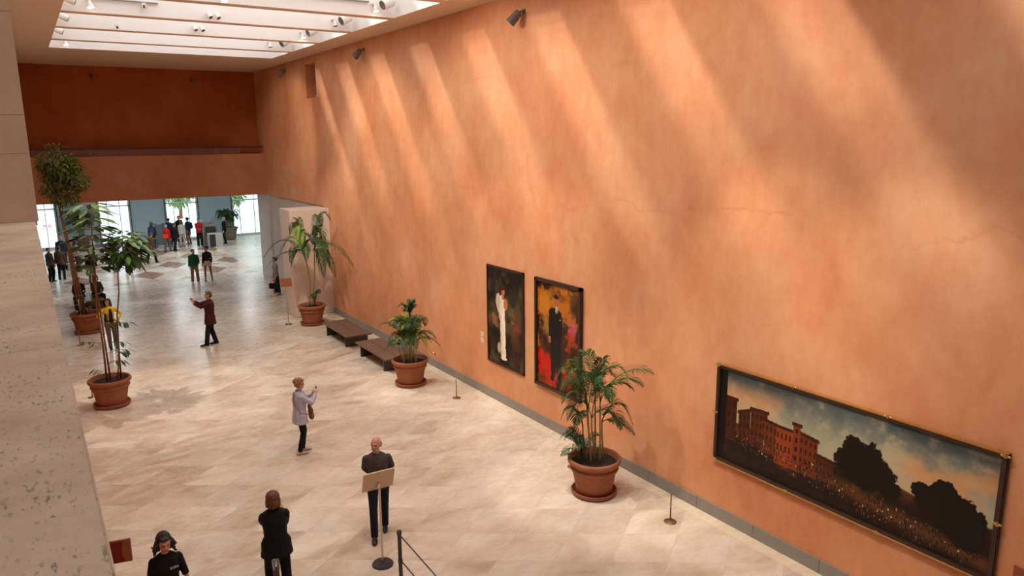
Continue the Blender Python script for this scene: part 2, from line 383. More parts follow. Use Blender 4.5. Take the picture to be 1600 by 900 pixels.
# round red door stickers on the leftmost window: thin film that daylight shines through
stM = bpy.data.materials.new('sticker_red'); stM.use_nodes = True; t_ = stM.node_tree; t_.nodes.clear()
o1 = N(t_, 'ShaderNodeOutputMaterial'); tl = N(t_, 'ShaderNodeBsdfTranslucent'); tl.inputs[0].default_value = (.9, .03, .08, 1); t_.links.new(tl.outputs[0], o1.inputs[0])
for k, x in enumerate((.79, 1.05)):
    bm = BM(); ring = []
    for r in (.085, .035):
        ring.append([bm.verts.new((x+r*math.cos(2*PI*j/24), YL-.012, 1.5+r*math.sin(2*PI*j/24))) for j in range(24)])
    for j in range(24): bm.faces.new((ring[0][j], ring[0][(j+1) % 24], ring[1][(j+1) % 24], ring[1][j]))
    pass
    tag(obj('round_sticker', bm, stM), ['left of the two red ring stickers on the leftmost window', 'right of the two red ring stickers on the leftmost window'][k], 'sticker', 'ring stickers on the glass door')
# outside
struct(bbox('ground_outside', -30, 50, 54.3, 110, -.3, -.05, mat('pale_paving', (.60, .62, .62), .8)))
# ------------------------------------------------------------------ people
def remesh(bm, vox, name, smooth=2, disp=0, dscale=.05):
    me = bpy.data.meshes.new('tmp'); bmesh.ops.recalc_face_normals(bm, faces=bm.faces); bm.to_mesh(me); bm.free()
    o = bpy.data.objects.new('tmp', me); COL.objects.link(o)
    r = o.modifiers.new('r', 'REMESH'); r.mode = 'VOXEL'; r.voxel_size = vox
    s = o.modifiers.new('s', 'SMOOTH'); s.factor = .5; s.iterations = smooth
    if disp:
        tx = bpy.data.textures.new('cl', 'CLOUDS'); tx.noise_scale = dscale; tx.noise_depth = 2
        d = o.modifiers.new('d', 'DISPLACE'); d.texture = tx; d.strength = disp; d.mid_level = .5
    dg = bpy.context.evaluated_depsgraph_get()
    out = bpy.data.meshes.new_from_object(o.evaluated_get(dg)); out.name = name
    bpy.data.objects.remove(o); bpy.data.meshes.remove(me)
    out.polygons.foreach_set('use_smooth', [True]*len(out.polygons))
    return out
def ik(a, b, l1, l2, pole):
    d = b-a; L = min(d.length, (l1+l2)*.999); dn = d.normalized()
    x = (l1*l1-l2*l2+L*L)/(2*L); h = math.sqrt(max(0, l1*l1-x*x))
    p = pole - dn*pole.dot(dn)
    if p.length < 1e-5: p = V((0, -1, 0))
    p.normalize(); return a+dn*x+p*h, a+dn*L
def hand(bm, W, d, n, side, curl=.5, f=1.0, fat=1.0):
    """palm, four unequal bent fingers and a thumb; side=+1 right hand"""
    d = d.normalized(); n = (n-d*n.dot(d)).normalized(); s = d.cross(n)*side
    # s points to the thumb side
    tube(bm, [W-d*.02, W+d*.02*f, W+d*.05*f, W+d*.088*f], [(.027, .019), (.033, .017), (.041, .015), (.040, .012)], 10, ref=s)
    for off, L, sp in ((.030, .070, .14), (.010, .079, .03), (-.011, .073, -.06), (-.030, .056, -.16)):
        p = W+d*.078*f+s*off; a = curl*.5; dd = d*math.cos(sp)+s*math.sin(sp); pts = [p]
        for seg, fr in enumerate((.45, .32, .26)):
            a += curl*(.35+.25*seg)
            q = dd*math.cos(a)+n*math.sin(a); p = p+q*L*fr*f; pts.append(p)
        tube(bm, pts, [.0092*fat, .0086*fat, .0078*fat, .0062*fat], 8, ref=s)
    p = W+d*.022*f+s*.028; pts = [p]
    for a, L in ((.9, .042), (.55, .032), (.35, .026)):
        q = (d*math.cos(a)+s*math.sin(a)+n*.45*curl).normalized(); p = p+q*L*f; pts.append(p)
    tube(bm, pts, [.0125*fat, .011*fat, .0098*fat, .007*fat], 8, ref=n)
SK = {}
def skin(tone):
    if tone not in SK:
        c = {'fair': (.62, .36, .26), 'tan': (.46, .25, .16), 'brown': (.23, .11, .07), 'red': (.56, .26, .17)}[tone]
        SK[tone] = mat('skin_'+tone, c, .5, .06, 20)
    return SK[tone]
def cloth(name, col, bump=.25): return mat('cloth_'+name, col, .85, .12, 14, bump=bump, bscale=22, spec=.2)
hairmats = {}
def hairm(n, c): return mat('hair_'+n, c, .55, .35, 60, bump=.5, bscale=160)
def person(loc, face, label, h=1.72, fine=False, female=False, tone='fair', hair=('short', 'brown', (.08, .04, .02)),
           top=('black', (.01, .01, .012)), hem=.86, sleeve=1.0, coat=False, legs=('trousers', 'navy', (.015, .017, .03)), shoe=('black', (.012, .012, .012)),
           lean=0, hip=None, head=(0, 0), rh=None, lh=None, rp=(.3, -1, -.2), lp=(-.3, -1, -.2), rf=None, lf=None, bulk=1.0, curl=.45, group=None,
           rhd=None, lhd=None, extra=None, neck=True):
    s = h/1.75
    ang = math.atan2(-face[0], face[1])
    root = thing('person', label, 'person', loc, ang, group)
    vox = (.0065 if fine else .015)/s
    fat = 1.0 if fine else 1.25
    HZ = hip if hip is not None else .93
    B0 = V((0, 0, HZ)); Rl = Matrix.Rotation(-lean, 3, 'X')
    def TB(p): return B0 + Rl @ (V(p)-V((0, 0, .93)))
    sw = (.150 if female else .170)*(.5+.5*bulk)
    tor = [(.82, 0, .13, .095), (.86, 0, .158, .108), (.95, 0, .168, .112), (1.05, 0, .142, .100), (1.15, .004, .146, .106), (1.28, .01, .163, .120), (1.36, .004, .168, .112), (1.41, -.002, .160, .094), (1.445, -.006, .116, .078), (1.485, -.008, .062, .058)]
    if female: tor = [(z, y, rx*(1.02 if z < 1 else .88), ry*(1.04 if abs(z-1.28) < .03 else .94)) for z, y, rx, ry in tor]
    tor = [(z, y, rx*bulk, ry*(bulk if z > 1.4 else bulk**1.4)) for z, y, rx, ry in tor]
    def torso(bm, inf, zlo=.8, zhi=2):
        T = [r for r in tor if zlo <= r[0] <= zhi]
        tube(bm, [TB((0, y, z)) for z, y, rx, ry in T], [(rx+inf, ry+inf) for z, y, rx, ry in T], 20)
    SR, SL = TB((sw, -.005, 1.385)), TB((-sw, -.005, 1.385))
    def default(side): return V((side*(sw+.07), .06, HZ-.12))
    RW = V(rh) if rh else default(1); LW_ = V(lh) if lh else default(-1)
    ER, RW = ik(SR, RW, .285, .255, V(rp)); EL, LW_ = ik(SL, LW_, .285, .255, V(lp))
    HR, HL = V((.088, 0, HZ-.01)), V((-.088, 0, HZ-.01))
    FR = V(rf) if rf else V((.11, 0, 0)); FL = V(lf) if lf else V((-.11, 0, 0))
    kp = V((0, 1, .15))
    KR, AR = ik(HR, FR+V((0, -.03, .085)), .425, .425, kp+V((.12, 0, 0))); KL, AL = ik(HL, FL+V((0, -.03, .085)), .425, .425, kp+V((-.12, 0, 0)))
    # ---- body: one continuous surface
    bm = BM()
    torso(bm, -.012, .84)
    for a, b_, c_ in ((SR, ER, RW), (SL, EL, LW_)):
        k = .88 if female else 1
        tube(bm, [a+(a-b_).normalized()*.01, a*.6+b_*.4, b_, b_*.65+c_*.35, c_], [.041*k, .041*k, .036*k, .036*k, .025*k], 10)
        ell(bm, a-V((0, 0, .006)), (.043*k, .045*k, .043*k), 10)
    for a, b_, c_ in ((HR, KR, AR), (HL, KL, AL)):
        tube(bm, [a+V((0, 0, .02)), a*.6+b_*.4, b_, b_*.68+c_*.32, c_+V((0, 0, -.02))], [.088*bulk, .076*bulk, .055, .055, .037], 12)
        f = V((0, 1, 0)); g = c_+V((0, 0, -.085))
        tube(bm, [g+V((0, -.03, .04)), g+V((0, .04, .035)), g+V((0, .12, .028)), g+V((0, .18, .022))], [(.033, .035), (.036, .035), (.042, .024), (.034, .016)], 10)
    NK = TB((0, -.005, 1.45)); 
    hy, hp = head
    HC = TB((0, .012, 1.632)); RH = Rl.lerp(Matrix.Identity(3), .5) @ (Matrix.Rotation(hy, 3, 'Z') @ Matrix.Rotation(hp, 3, 'X'))
    HC = NK + Rl.lerp(Matrix.Identity(3), .4) @ V((0, .012, .172)) + RH @ V((0, .01, 0)) + V((0, -math.sin(hp)*.03, 0))
    tube(bm, [NK-V((0, 0, .03)), NK*.5+HC*.5, HC+RH @ V((0, -.02, -.04))], [(.058, .055), (.05, .052), (.05, .055)] if not female else [(.05, .05), (.043, .045), (.045, .05)], 12)
    def hd(c, r): ell(bm, HC+RH @ (V(c)*1.05), tuple(q*1.05 for q in r), 16 if fine else 10, RH)
    hd((0, -.012, .025), (.074, .092, .092)); hd((0, .018, -.03), (.062, .068, .062)); hd((0, .038, -.072), (.038, .04, .032))
    hd((0, .066, .030), (.052, .024, .016)); hd((0, .055, -.012), (.056, .036, .03)); hd((0, .086, -.048), (.023, .012, .0075)); hd((0, .084, -.058), (.019, .012, .006))
    hd((.077, -.008, -.002), (.010, .019, .030)); hd((-.077, -.008, -.002), (.010, .019, .030))
    tube(bm, [HC+RH @ V(p) for p in ((0, .080, .022), (0, .092, .002), (0, .104, -.018), (0, .092, -.028))], [.008, .010, .0145, .010], 8)
    fdR = V(rhd) if rhd else (RW-ER); fdL = V(lhd) if lhd else (LW_-EL)
    hand(bm, RW, fdR, V((-1, .3, .1)) if not rh else V((-.6, .5, .2)), 1, curl, 1, fat); hand(bm, LW_, fdL, V((1, .3, .1)) if not lh else V((.6, .5, .2)), -1, curl, 1, fat)
    me = remesh(bm, vox, 'body', 2)
    me.materials.append(skin(tone)); me.materials.append(mat('eye_dark', (.02, .015, .012), .25)); me.materials.append(mat('lip', (.36, .12, .10), .5))
    if fine:
        RI = RH.inverted()
        for p in me.polygons:
            q = RI @ (V(p.center)-HC)
            if q.y > .06 and abs(abs(q.x)-.030) < .013 and abs(q.z-.008) < .0065: p.material_index = 1
            elif q.y > .05 and abs(abs(q.x)-.030) < .018 and abs(q.z-.034) < .005: p.material_index = 1
            elif q.y > .07 and abs(q.x) < .024 and abs(q.z+.053) < .0095: p.material_index = 2
    body = link('body', me, root)
    # ---- garments
    kind, cn, cc = legs; lm = cloth(cn, cc)
    bm = BM()
    tube(bm, [TB((0, 0, z)) if z > .93 else V((0, 0, HZ-.93+z)) for z in (.80, .86, .95, 1.03)], [(.125*bulk, .10), (.168*bulk, .118*bulk), (.176*bulk, .120*bulk), (.155*bulk, .112*bulk)], 18)
    if kind in ('trousers', 'jeans', 'slim'):
        r = {'trousers': (.103, .092, .080, .072), 'jeans': (.1, .086, .070, .060), 'slim': (.100, .088, .070, .052)}[kind]
        for a, b_, c_ in ((HR, KR, AR), (HL, KL, AL)):
            tube(bm, [a+V((0, 0, .01)), a*.55+b_*.45, b_, b_*.5+c_*.5, c_+V((0, 0, -.035 if kind != 'slim' else -.01))], [r[0]*bulk, r[1], r[2], (r[2]+r[3])/2, r[3]], 14)
    elif kind == 'shorts':
        for a, b_ in ((HR, KR), (HL, KL)): tube(bm, [a+V((0, 0, .01)), a*.6+b_*.4], [.102*bulk, .100], 14)
    elif kind == 'skirt':
        tube(bm, [V((0, 0, HZ-.05)), V((0, 0, .5)), V((0, 0, .16))], [(.17, .12), (.185, .15), (.20, .17)], 18)
    link('trousers' if kind not in ('skirt', 'shorts') else kind, setm(remesh(bm, max(vox*1.2, .008), 'trousers', 3, .006 if fine else 0), lm), root)
    tn, tc = top; tm = cloth(tn, tc); inf = .012 + (.014 if coat else 0)
    bm = BM(); T = [(z, y, rx, ry) for z, y, rx, ry in tor if z >= max(hem, .86) and z < 1.46]
    lo = hem; rr = [(T[0][2]+inf+.01, T[0][3]+inf+.012)] if not coat else [(T[0][2]+inf+.03, T[0][3]+inf+.03)]
    pts = [(TB((0, 0, lo)) if lo > .93 else V((0, 0, HZ-.93+lo)))]
    if coat: T[0] = (T[0][0], T[0][1], T[0][2]+.012, T[0][3]+.012)
    tube(bm, pts+[TB((0, y, z)) for z, y, rx, ry in T if z > lo+.01]+[TB((0, -.006, 1.482))], rr+[(rx+inf, ry+inf) for z, y, rx, ry in T if z > lo+.01]+[(.060*bulk, .060)], 22)
    for a, b_, c_ in ((SR, ER, RW), (SL, EL, LW_)):
        k = .9 if female else 1; q = .012 if coat else .004
        ell(bm, a+V((0, 0, -.008)), (.056*k+q, .060+q, .056+q), 12)
        P = [a, a*.5+b_*.5, b_]; R = [.058*k+q, .054*k+q, .047*k+q]
        if sleeve > .6: P += [b_*(1-.5*1)+c_*.5, b_*.08+c_*.92]; R += [.045*k+q, .039*k+q]
        elif sleeve < .4: P = [a, a*.45+b_*.55]; R = [.06*k+q, .056*k+q]
        tube(bm, P, R, 12)
    link('jacket' if coat else 'shirt', setm(remesh(bm, max(vox*1.15, .008), 'shirt', 3, .008 if fine else 0), tm), root)
    if coat or extra == 'collar':
        bm = BM(); tube(bm, [TB((0, -.01, 1.455)), TB((0, -.008, 1.50))], [(.078, .070), (.064, .060)], 16, cap=False)
        bmesh.ops.solidify(bm, geom=bm.faces[:], thickness=.008); obj('collar', bm, tm, root, True)
    # ---- shoes
    sm = mat('shoe_'+shoe[0], shoe[1], .5, .1)
    for c_ in (AR, AL):
        g = c_+V((0, 0, -.085))
        bm = BM()
        tube(bm, [g+V((0, -.075, .036)), g+V((0, -.03, .046)), g+V((0, .04, .044)), g+V((0, .11, .034)), g+V((0, .175, .028)), g+V((0, .205, .024))],
             [(.030, .034), (.041, .046), (.043, .044), (.049, .033), (.043, .027), (.022, .018)], 14)
        tube(bm, [g+V((0, -.02, .04)), g+V((0, -.03, .10))], [.043, .042], 12)
        me = remesh(bm, max(vox, .007), 'shoe', 2)
        co = np.empty(len(me.vertices)*3, 'f'); me.vertices.foreach_get('co', co); co = co.reshape(-1, 3); co[:, 2] = np.maximum(co[:, 2], g.z+.002); me.vertices.foreach_set('co', co.ravel())
        link('shoe', setm(me, sm), root)
    # ---- hair
    st, hn, hcl = hair; hm = hairm(hn, hcl)
    if st:
        bm = BM()
        def he(c, r): ell(bm, HC+RH @ (V(c)*1.07), tuple(q*1.07 for q in (r if isinstance(r, tuple) else (r, r, r))), 14, RH)
        if st == 'bald':
            for sx_ in (1, -1): he((sx_*.066, -.03, .0), (.018, .042, .042))
            he((0, -.085, -.005), (.058, .022, .045)); he((0, .088, -.06), (.001, .001, .001))
        else:
            he((0, -.026, .040), (.082, .088, .085)); he((0, -.045, .0), (.078, .070, .07)); he((0, .04, .088), (.058, .04, .026))
        if st == 'curly':
            he((0, -.03, .05), (.10, .10, .095))
            for k in range(40):
                a = rnd.uniform(0, 2*PI); e_ = rnd.uniform(-.2, 1.3)
                d = V((math.cos(a)*math.cos(e_), math.sin(a)*math.cos(e_), math.sin(e_)))
                if d.y > .55 and d.z < .5: continue
                he((d.x*.092, d.y*.092-.03, d.z*.092+.03), rnd.uniform(.024, .036))
        if st == 'bob':
            for sx_ in (1, -1): he((sx_*.070, -.02, -.03), (.034, .06, .085))
            he((0, -.078, -.03), (.078, .055, .085)); he((0, -.03, .06), (.095, .10, .085))
        if st == 'long' or st == 'windy':
            for sx_ in (1, -1): he((sx_*.066, -.015, -.02), (.024, .045, .08))
            if st == 'long':
                tube(bm, [HC+RH @ V((0, -.06, .0)), HC+RH @ V((0, -.085, -.12)), HC+V((0, -.11, -.26))], [(.078, .05), (.085, .045), (.06, .03)], 12)
            else:
                tube(bm, [HC+RH @ V((0, -.06, .0)), HC+RH @ V((0, -.09, -.10))], [(.08, .05), (.07, .04)], 12)
                he((0, -.045, .055), (.088, .088, .092)); he((.078, -.03, -.02), (.030, .05, .085)); he((-.078, -.03, -.02), (.030, .05, .085))
                for k in range(34):
                    sd = 1 if k % 2 else -1; zz = rnd.uniform(-.10, .02)
                    tube(bm, bez(HC+RH @ V((sd*.06, -.03, .03)), HC+RH @ V((sd*.10, -.03, zz+.02)), HC+RH @ V((sd*.115, rnd.uniform(-.06, .03), zz-.02)), HC+RH @ V((sd*rnd.uniform(.11, .155), rnd.uniform(-.06, .04), zz-.05)), 6), [.024, .024, .022, .02, .016, .012, .008], 6)
                he((0.005, -.03, .125), (.03, .03, .022))
        if st == 'bun': he((0, -.115, .045), (.045, .04, .045)); he((0, -.09, .0), (.05, .04, .05))
        me = remesh(bm, max(vox*.9, .006), 'hair', 1, .02 if (fine and st != 'bald') else 0, .022)
        link('hair', setm(me, hm), root)
        if st == 'bald' and hn == 'grey':
            bm = BM()
            for c_, r in (((0, .066, -.078), (.042, .026, .026)), ((.044, .04, -.055), (.018, .03, .035)), ((-.044, .04, -.055), (.018, .03, .035)), ((0, .093, -.037), (.026, .01, .006))): ell(bm, HC+RH @ V(c_), r, 12, RH)
            link('beard', setm(remesh(bm, .006, 'beard', 1), hairm('beard', (.42, .38, .34))), root)
    root.scale = (s, s, s)
    root['_'] = 0; del root['_']
    Mw = Matrix.Translation(V(loc)) @ Matrix.Rotation(ang, 4, 'Z') @ Matrix.Scale(s, 4)
    return dict(root=root, M=Mw, RW=RW, LW=LW_, fR=fdR.normalized(), fL=fdL.normalized(), HC=HC, TB=TB, SR=SR, SL=SL, tm=tm, HZ=HZ)
def setm(me, m): me.materials.clear(); me.materials.append(m); return me
# ------------------------------------------------------------------ plants
terraM = mat('terracotta', (.29, .095, .036), .72, .32, 6, bump=.3, bscale=50)
saucerM = mat('saucer_clay', (.24, .06, .028), .5, .15, 5)
soilM = mat('potting_soil', (.018, .012, .009), .95, .4, 30, bump=1, bscale=60)
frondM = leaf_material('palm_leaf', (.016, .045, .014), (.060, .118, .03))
frondHi = leaf_material('palm_leaf_sunlit', (.10, .20, .03), (.30, .42, .08))  # lit copy of the palm leaf: brightness put into the colour
ficusM = leaf_material('ficus_leaf', (.04, .075, .015), (.20, .24, .05))
broadM = leaf_material('broad_leaf', (.03, .075, .022), (.10, .18, .045), .3)
caneM = mat('palm_cane', (.20, .16, .06), .6, .3, 30)
barkM = mat('bark_brown', (.20, .085, .035), .8, .3, 20, bump=.4)
def pot(root, sc=1.0, plain=False, m=None):
    bm = BM()
    prof = [(.30, .0 if plain else .05), (.335, .01 if plain else .06), (.345, .10), (.395, .38), (.425, .49), (.452, .505), (.458, .53), (.452, .553), (.432, .565), (.435, .60), (.462, .612), (.496, .64), (.505, .675), (.497, .71), (.475, .73), (.45, .725), (.435, .70), (.425, .62), (.40, .60), (.30, .60)]
    lathe(bm, [(r*sc, z*sc) for r, z in prof], 48, cap=True)
    obj('pot', bm, m or terraM, root, True)
    if not plain:
        bm = BM(); lathe(bm, [(.36*sc, .0), (.405*sc, .008), (.43*sc, .045), (.433*sc, .085), (.42*sc, .10), (.405*sc, .095), (.395*sc, .05), (.30*sc, .04)], 48); obj('saucer', bm, saucerM, root, True)
    bm = BM(); lathe(bm, [(.424*sc, .625*sc), (.30*sc, .64*sc), (.12*sc, .655*sc), (.02*sc, .66*sc)], 32, cap=False); obj('soil', bm, soilM, root, True)
R_ = V((.84, -.54, 0)); F_ = V((.54, .84, 0)); Z_ = V((0, 0, 1))
def dirv(r, f): return R_*r + F_*f
def frond(root, p0, p1, p2, p3, L=.34, n=34, m=None, w=.011, spread=1.0, start=.18, name='frond', droop=.35):
    """a feather leaf: arched rachis and leaflets to both sides"""
    P = bez(p0, p1, p2, p3, 28); bm = BM()
    tube(bm, P, [.010-.008*i/28 for i in range(29)], 6)
    for i in range(n):
        s = start+(1-start)*(i+.5)/n; k = min(27, int(s*28)); fr = s*28-k
        p = P[k].lerp(P[k+1], fr); t = (P[k+1]-P[k]).normalized()
        side = t.cross(Z_)
        if side.length < .05: side = V((1, 0, 0))
        side.normalize(); up = side.cross(t)
        ll = L*math.sin(PI*min(1, (.12+.9*(s-start)/(1-start))))**.6*(1-.25*s)
        for sg in (1, -1):
            a = math.radians(58-28*s+rnd.uniform(-5, 5))
            d = (t*math.cos(a)+side*sg*math.sin(a)*spread+up*rnd.uniform(.0, .22)).normalized()
            q0 = p; q1 = p+d*ll*.45; q2 = p+d*ll*.8-Z_*ll*droop*.35; q3 = p+d*ll*.98-Z_*ll*droop*.9
            wd = (t-d*t.dot(d)).normalized()*w
            lift = up*w*.5
            a0, a1 = bm.verts.new(q0+wd*.35), bm.verts.new(q0-wd*.35)
            b0, b1 = bm.verts.new(q1+wd+lift), bm.verts.new(q1-wd-lift*0)
            c0, c1 = bm.verts.new(q2+wd*.8), bm.verts.new(q2-wd*.8); e = bm.verts.new(q3)
            bm.faces.new((a0, a1, b1, b0)); bm.faces.new((b0, b1, c1, c0)); bm.faces.new((c0, c1, e))
    me = bpy.data.meshes.new(name); bm.to_mesh(me); bm.free(); me.materials.append(m or frondM)
    return link(name, me, root)
def arch(root, base, out, reach, rise, drop, **k):
    """base point, horizontal direction, reach, rise of the crown, drop of the tip"""
    b = V(base); o = V(out).normalized()
    frond(root, b, b+o*reach*.15+Z_*rise*.75, b+o*reach*.6+Z_*rise*1.25, b+o*reach+Z_*(rise-drop), **k)
def leafblade(bm, p, d, up, L, W, cup=.15):
    d = d.normalized(); s = d.cross(up)
    if s.length < .05: s = V((1, 0, 0))
    s.normalize(); u = s.cross(d)
    prof = [(0, .06), (.2, .62), (.45, 1), (.7, .78), (.88, .38), (1, 0)]
    mid = []; lt = []; rt = []
    for f, w in prof:
        c = p+d*L*f-Z_*(L*.22*f*f); mid.append(bm.verts.new(c-u*W*cup*w)); 
        if w > 0: lt.append(bm.verts.new(c+s*W*w*.5)); rt.append(bm.verts.new(c-s*W*w*.5))
    for i in range(4):
        bm.faces.new((mid[i], mid[i+1], lt[i+1], lt[i])); bm.faces.new((mid[i+1], mid[i], rt[i], rt[i+1]))
    bm.faces.new((mid[4], mid[5], lt[4])); bm.faces.new((mid[5], mid[4], rt[4]))
def meshobj(name, bm, m, root, smooth=False):
    me = bpy.data.meshes.new(name); bm.to_mesh(me); bm.free(); me.materials.append(m)
    if smooth: me.polygons.foreach_set('use_smooth', [True]*len(me.polygons))
    return link(name, me, root)
def stem(root, pts, r, m, name='stem'):
    bm = BM(); tube(bm, pts, r, 8); return obj(name, bm, m, root, True)

# nearest palm (right foreground)
P = thing('potted_palm', 'tall palm in terracotta pot nearest the viewer, right of the dark-suit portrait', 'potted palm', (8.37, 10.0, 0))
pot(P)
tips = []
for k, (r, f, h) in enumerate(((-.16, .02, 1.35), (-.08, -.16, 1.75), (.02, .06, 2.0), (.0, -.05, 1.55), (.09, -.1, 1.9), (.16, .02, 1.45), (-.05, .18, 1.7))):
    b = dirv(r, f)+Z_*.62; t = dirv(r*1.1-.03+rnd.uniform(-.05, .05), f*1.3)+Z_*h; tips.append(t)
    stem(P, bez(b, b+Z_*.4, t-Z_*.5, t, 8), [.020-.001*i for i in range(9)], caneM, 'cane')
T = tips
for (i, r, f, reach, rise, drop, L) in ((1, -.9, .1, .62, .95, .42, .30), (1, -.75, -.5, .45, .85, .05, .30), (2, -.2, .4, .45, .72, .12, .30), (2, .15, -.3, .3, .68, .0, .30),
        (4, 1, -.25, .95, .66, .05, .42), (4, 1, -.35, .80, .55, .18, .34), (4, 1, -.1, .62, .44, .22, .30), (2, .8, .0, .62, .62, .36, .28), (5, 1, .1, .6, .5, .62, .30), (1, -1, -.1, .5, .5, .35, .28),
        (3, .5, -.7, .45, .8, .3, .28), (0, -1, .2, .42, .5, .4, .24), (1, -.6, .2, .5, .62, .45, .34), (2, -.5, -.3, .5, .55, .5, .34), (1, .3, .4, .4, .62, .2, .32), (4, -.2, .3, .35, .5, .1, .3), (6, -.8, .1, .55, .62, .5, .34), (2, .5, .4, .5, .5, .3, .32), (3, -.6, -.2, .5, .5, .5, .3), (3, .9, -.1, .5, .28, .4, .3), (0, -.3, -.6, .35, .45, .3, .26), (5, .5, -.5, .45, .35, .4, .3), (6, -.5, .5, .5, .95, .5, .26), (4, .3, -.8, .4, .45, .35, .28), (5, 1, -.3, .62, .12, .32, .30)):
    arch(P, T[i]-Z_*.05, dirv(r, f), reach, rise, drop, L=L, n=36, w=.0085)
# short fronds low on the left of the pot
for r, f, hgt, reach in ((-.8, .2, .55, .45), (-1, -.3, .30, .42), (-.3, -.6, .45, .3), (-.6, .6, .62, .4), (.7, .3, .5, .42), (-.9, 0, .15, .42), (-.5, 0, .62, .25), (-.9, .5, .48, .38), (-.2, -.2, .58, .2), (-1, .1, .66, .3)):
    arch(P, dirv(-.22, 0)+Z_*.66, dirv(r, f), reach, hgt, hgt*.35, L=.20, n=28, w=.007)

# middle bushy palm
P = thing('potted_palm', 'short bushy palm in terracotta pot beside the nearer dark bench', 'potted palm', (8.27, 17.75, 0))
pot(P)
for k in range(14):
    a = 2*PI*k/14; r = .06+.10*(k % 3)
    b = V((r*math.cos(a), r*math.sin(a), .62)); t = V((r*1.25*math.cos(a), r*1.25*math.sin(a), 1.1+.08*(k % 4)))
    stem(P, bez(b, b+Z_*.2, t-Z_*.2, t, 5), .016, mat('young_cane', (.34, .30, .16), .6, .2, 30), 'cane')
b = V((.02, 0, 1.2)); stem(P, bez(b-Z_*.5, b, dirv(.04, 0)+Z_*1.6, dirv(.05, 0)+Z_*1.85, 5), .017, caneM, 'cane')
for r, f, reach, rise, drop in ((-.9, .1, .32, .42, .12), (.6, -.3, .14, .46, .14), (.1, .5, .2, .48, .08), (-.3, -.5, .18, .38, .14), (.2, -.1, .1, .42, .05)):
    arch(P, dirv(.05, 0)+Z_*1.84, dirv(r, f), reach, rise, drop, L=.22, n=34, w=.011, m=frondM)
for k in range(33):
    a = 2*PI*k/33*5+.2; hi = (.75, .38, .58)[k % 3]
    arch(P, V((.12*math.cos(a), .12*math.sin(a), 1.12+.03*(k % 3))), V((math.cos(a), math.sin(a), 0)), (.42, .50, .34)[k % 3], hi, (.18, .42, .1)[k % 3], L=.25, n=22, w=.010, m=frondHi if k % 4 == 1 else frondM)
for r, f, reach, rise, drop in ((-1, 0, .75, .66, .16), (1, -.2, .68, .5, .32), (1, .1, .75, .30, .38), (-1, .2, .66, .08, .28), (-1, -.2, .6, .25, .4)):
    arch(P, dirv(.1*r, 0)+Z_*1.1, dirv(r, f), reach, rise, drop, L=.22, n=34, w=.011, m=frondM)

# palm in front of the white box
P = thing('potted_palm', 'two-stemmed arching palm in terracotta pot before the white box', 'potted palm', (8.26, 25.94, 0))
pot(P)
tA, tB_ = dirv(-.16, 0)+Z_*2.55, dirv(.22, 0)+Z_*2.6
stem(P, bez(dirv(-.08, 0)+Z_*.62, dirv(.02, 0)+Z_*1.4, dirv(.0, 0)+Z_*2.0, tA, 10), [.034-.0012*i for i in range(11)], caneM, 'trunk')
stem(P, bez(dirv(.02, -.04)+Z_*.62, dirv(.12, 0)+Z_*1.3, dirv(.2, 0)+Z_*2.0, tB_, 10), [.030-.001*i for i in range(11)], caneM, 'trunk')
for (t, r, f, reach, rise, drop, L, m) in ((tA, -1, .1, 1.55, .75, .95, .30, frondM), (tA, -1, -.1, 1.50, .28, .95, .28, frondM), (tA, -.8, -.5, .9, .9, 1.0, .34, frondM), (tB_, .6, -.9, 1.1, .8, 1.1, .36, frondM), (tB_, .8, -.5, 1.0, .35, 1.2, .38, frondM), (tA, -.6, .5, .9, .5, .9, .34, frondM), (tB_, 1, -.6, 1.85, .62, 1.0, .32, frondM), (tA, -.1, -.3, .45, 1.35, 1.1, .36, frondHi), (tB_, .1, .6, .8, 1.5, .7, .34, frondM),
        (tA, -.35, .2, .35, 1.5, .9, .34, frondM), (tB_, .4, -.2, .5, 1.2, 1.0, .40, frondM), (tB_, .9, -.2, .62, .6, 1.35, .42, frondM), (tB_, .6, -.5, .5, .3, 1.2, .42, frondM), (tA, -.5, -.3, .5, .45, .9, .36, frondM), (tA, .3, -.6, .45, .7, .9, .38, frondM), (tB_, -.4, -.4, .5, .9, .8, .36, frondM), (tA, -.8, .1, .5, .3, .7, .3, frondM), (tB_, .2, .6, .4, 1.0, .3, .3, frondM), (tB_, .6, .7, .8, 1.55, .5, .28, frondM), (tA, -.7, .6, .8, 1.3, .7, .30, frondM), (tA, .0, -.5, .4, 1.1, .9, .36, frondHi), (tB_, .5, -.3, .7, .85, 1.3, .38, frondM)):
    arch(P, t, dirv(r, f), reach, rise, drop, L=L, n=40, w=.012, m=m, droop=.45)
for r, f in ((1, 0), (.6, .5), (.8, -.5), (-.5, .3), (.2, -.6)):
    arch(P, dirv(.12, 0)+Z_*.66, dirv(r, f), .26, .5+.15*r, .15, L=.16, n=16, w=.014)

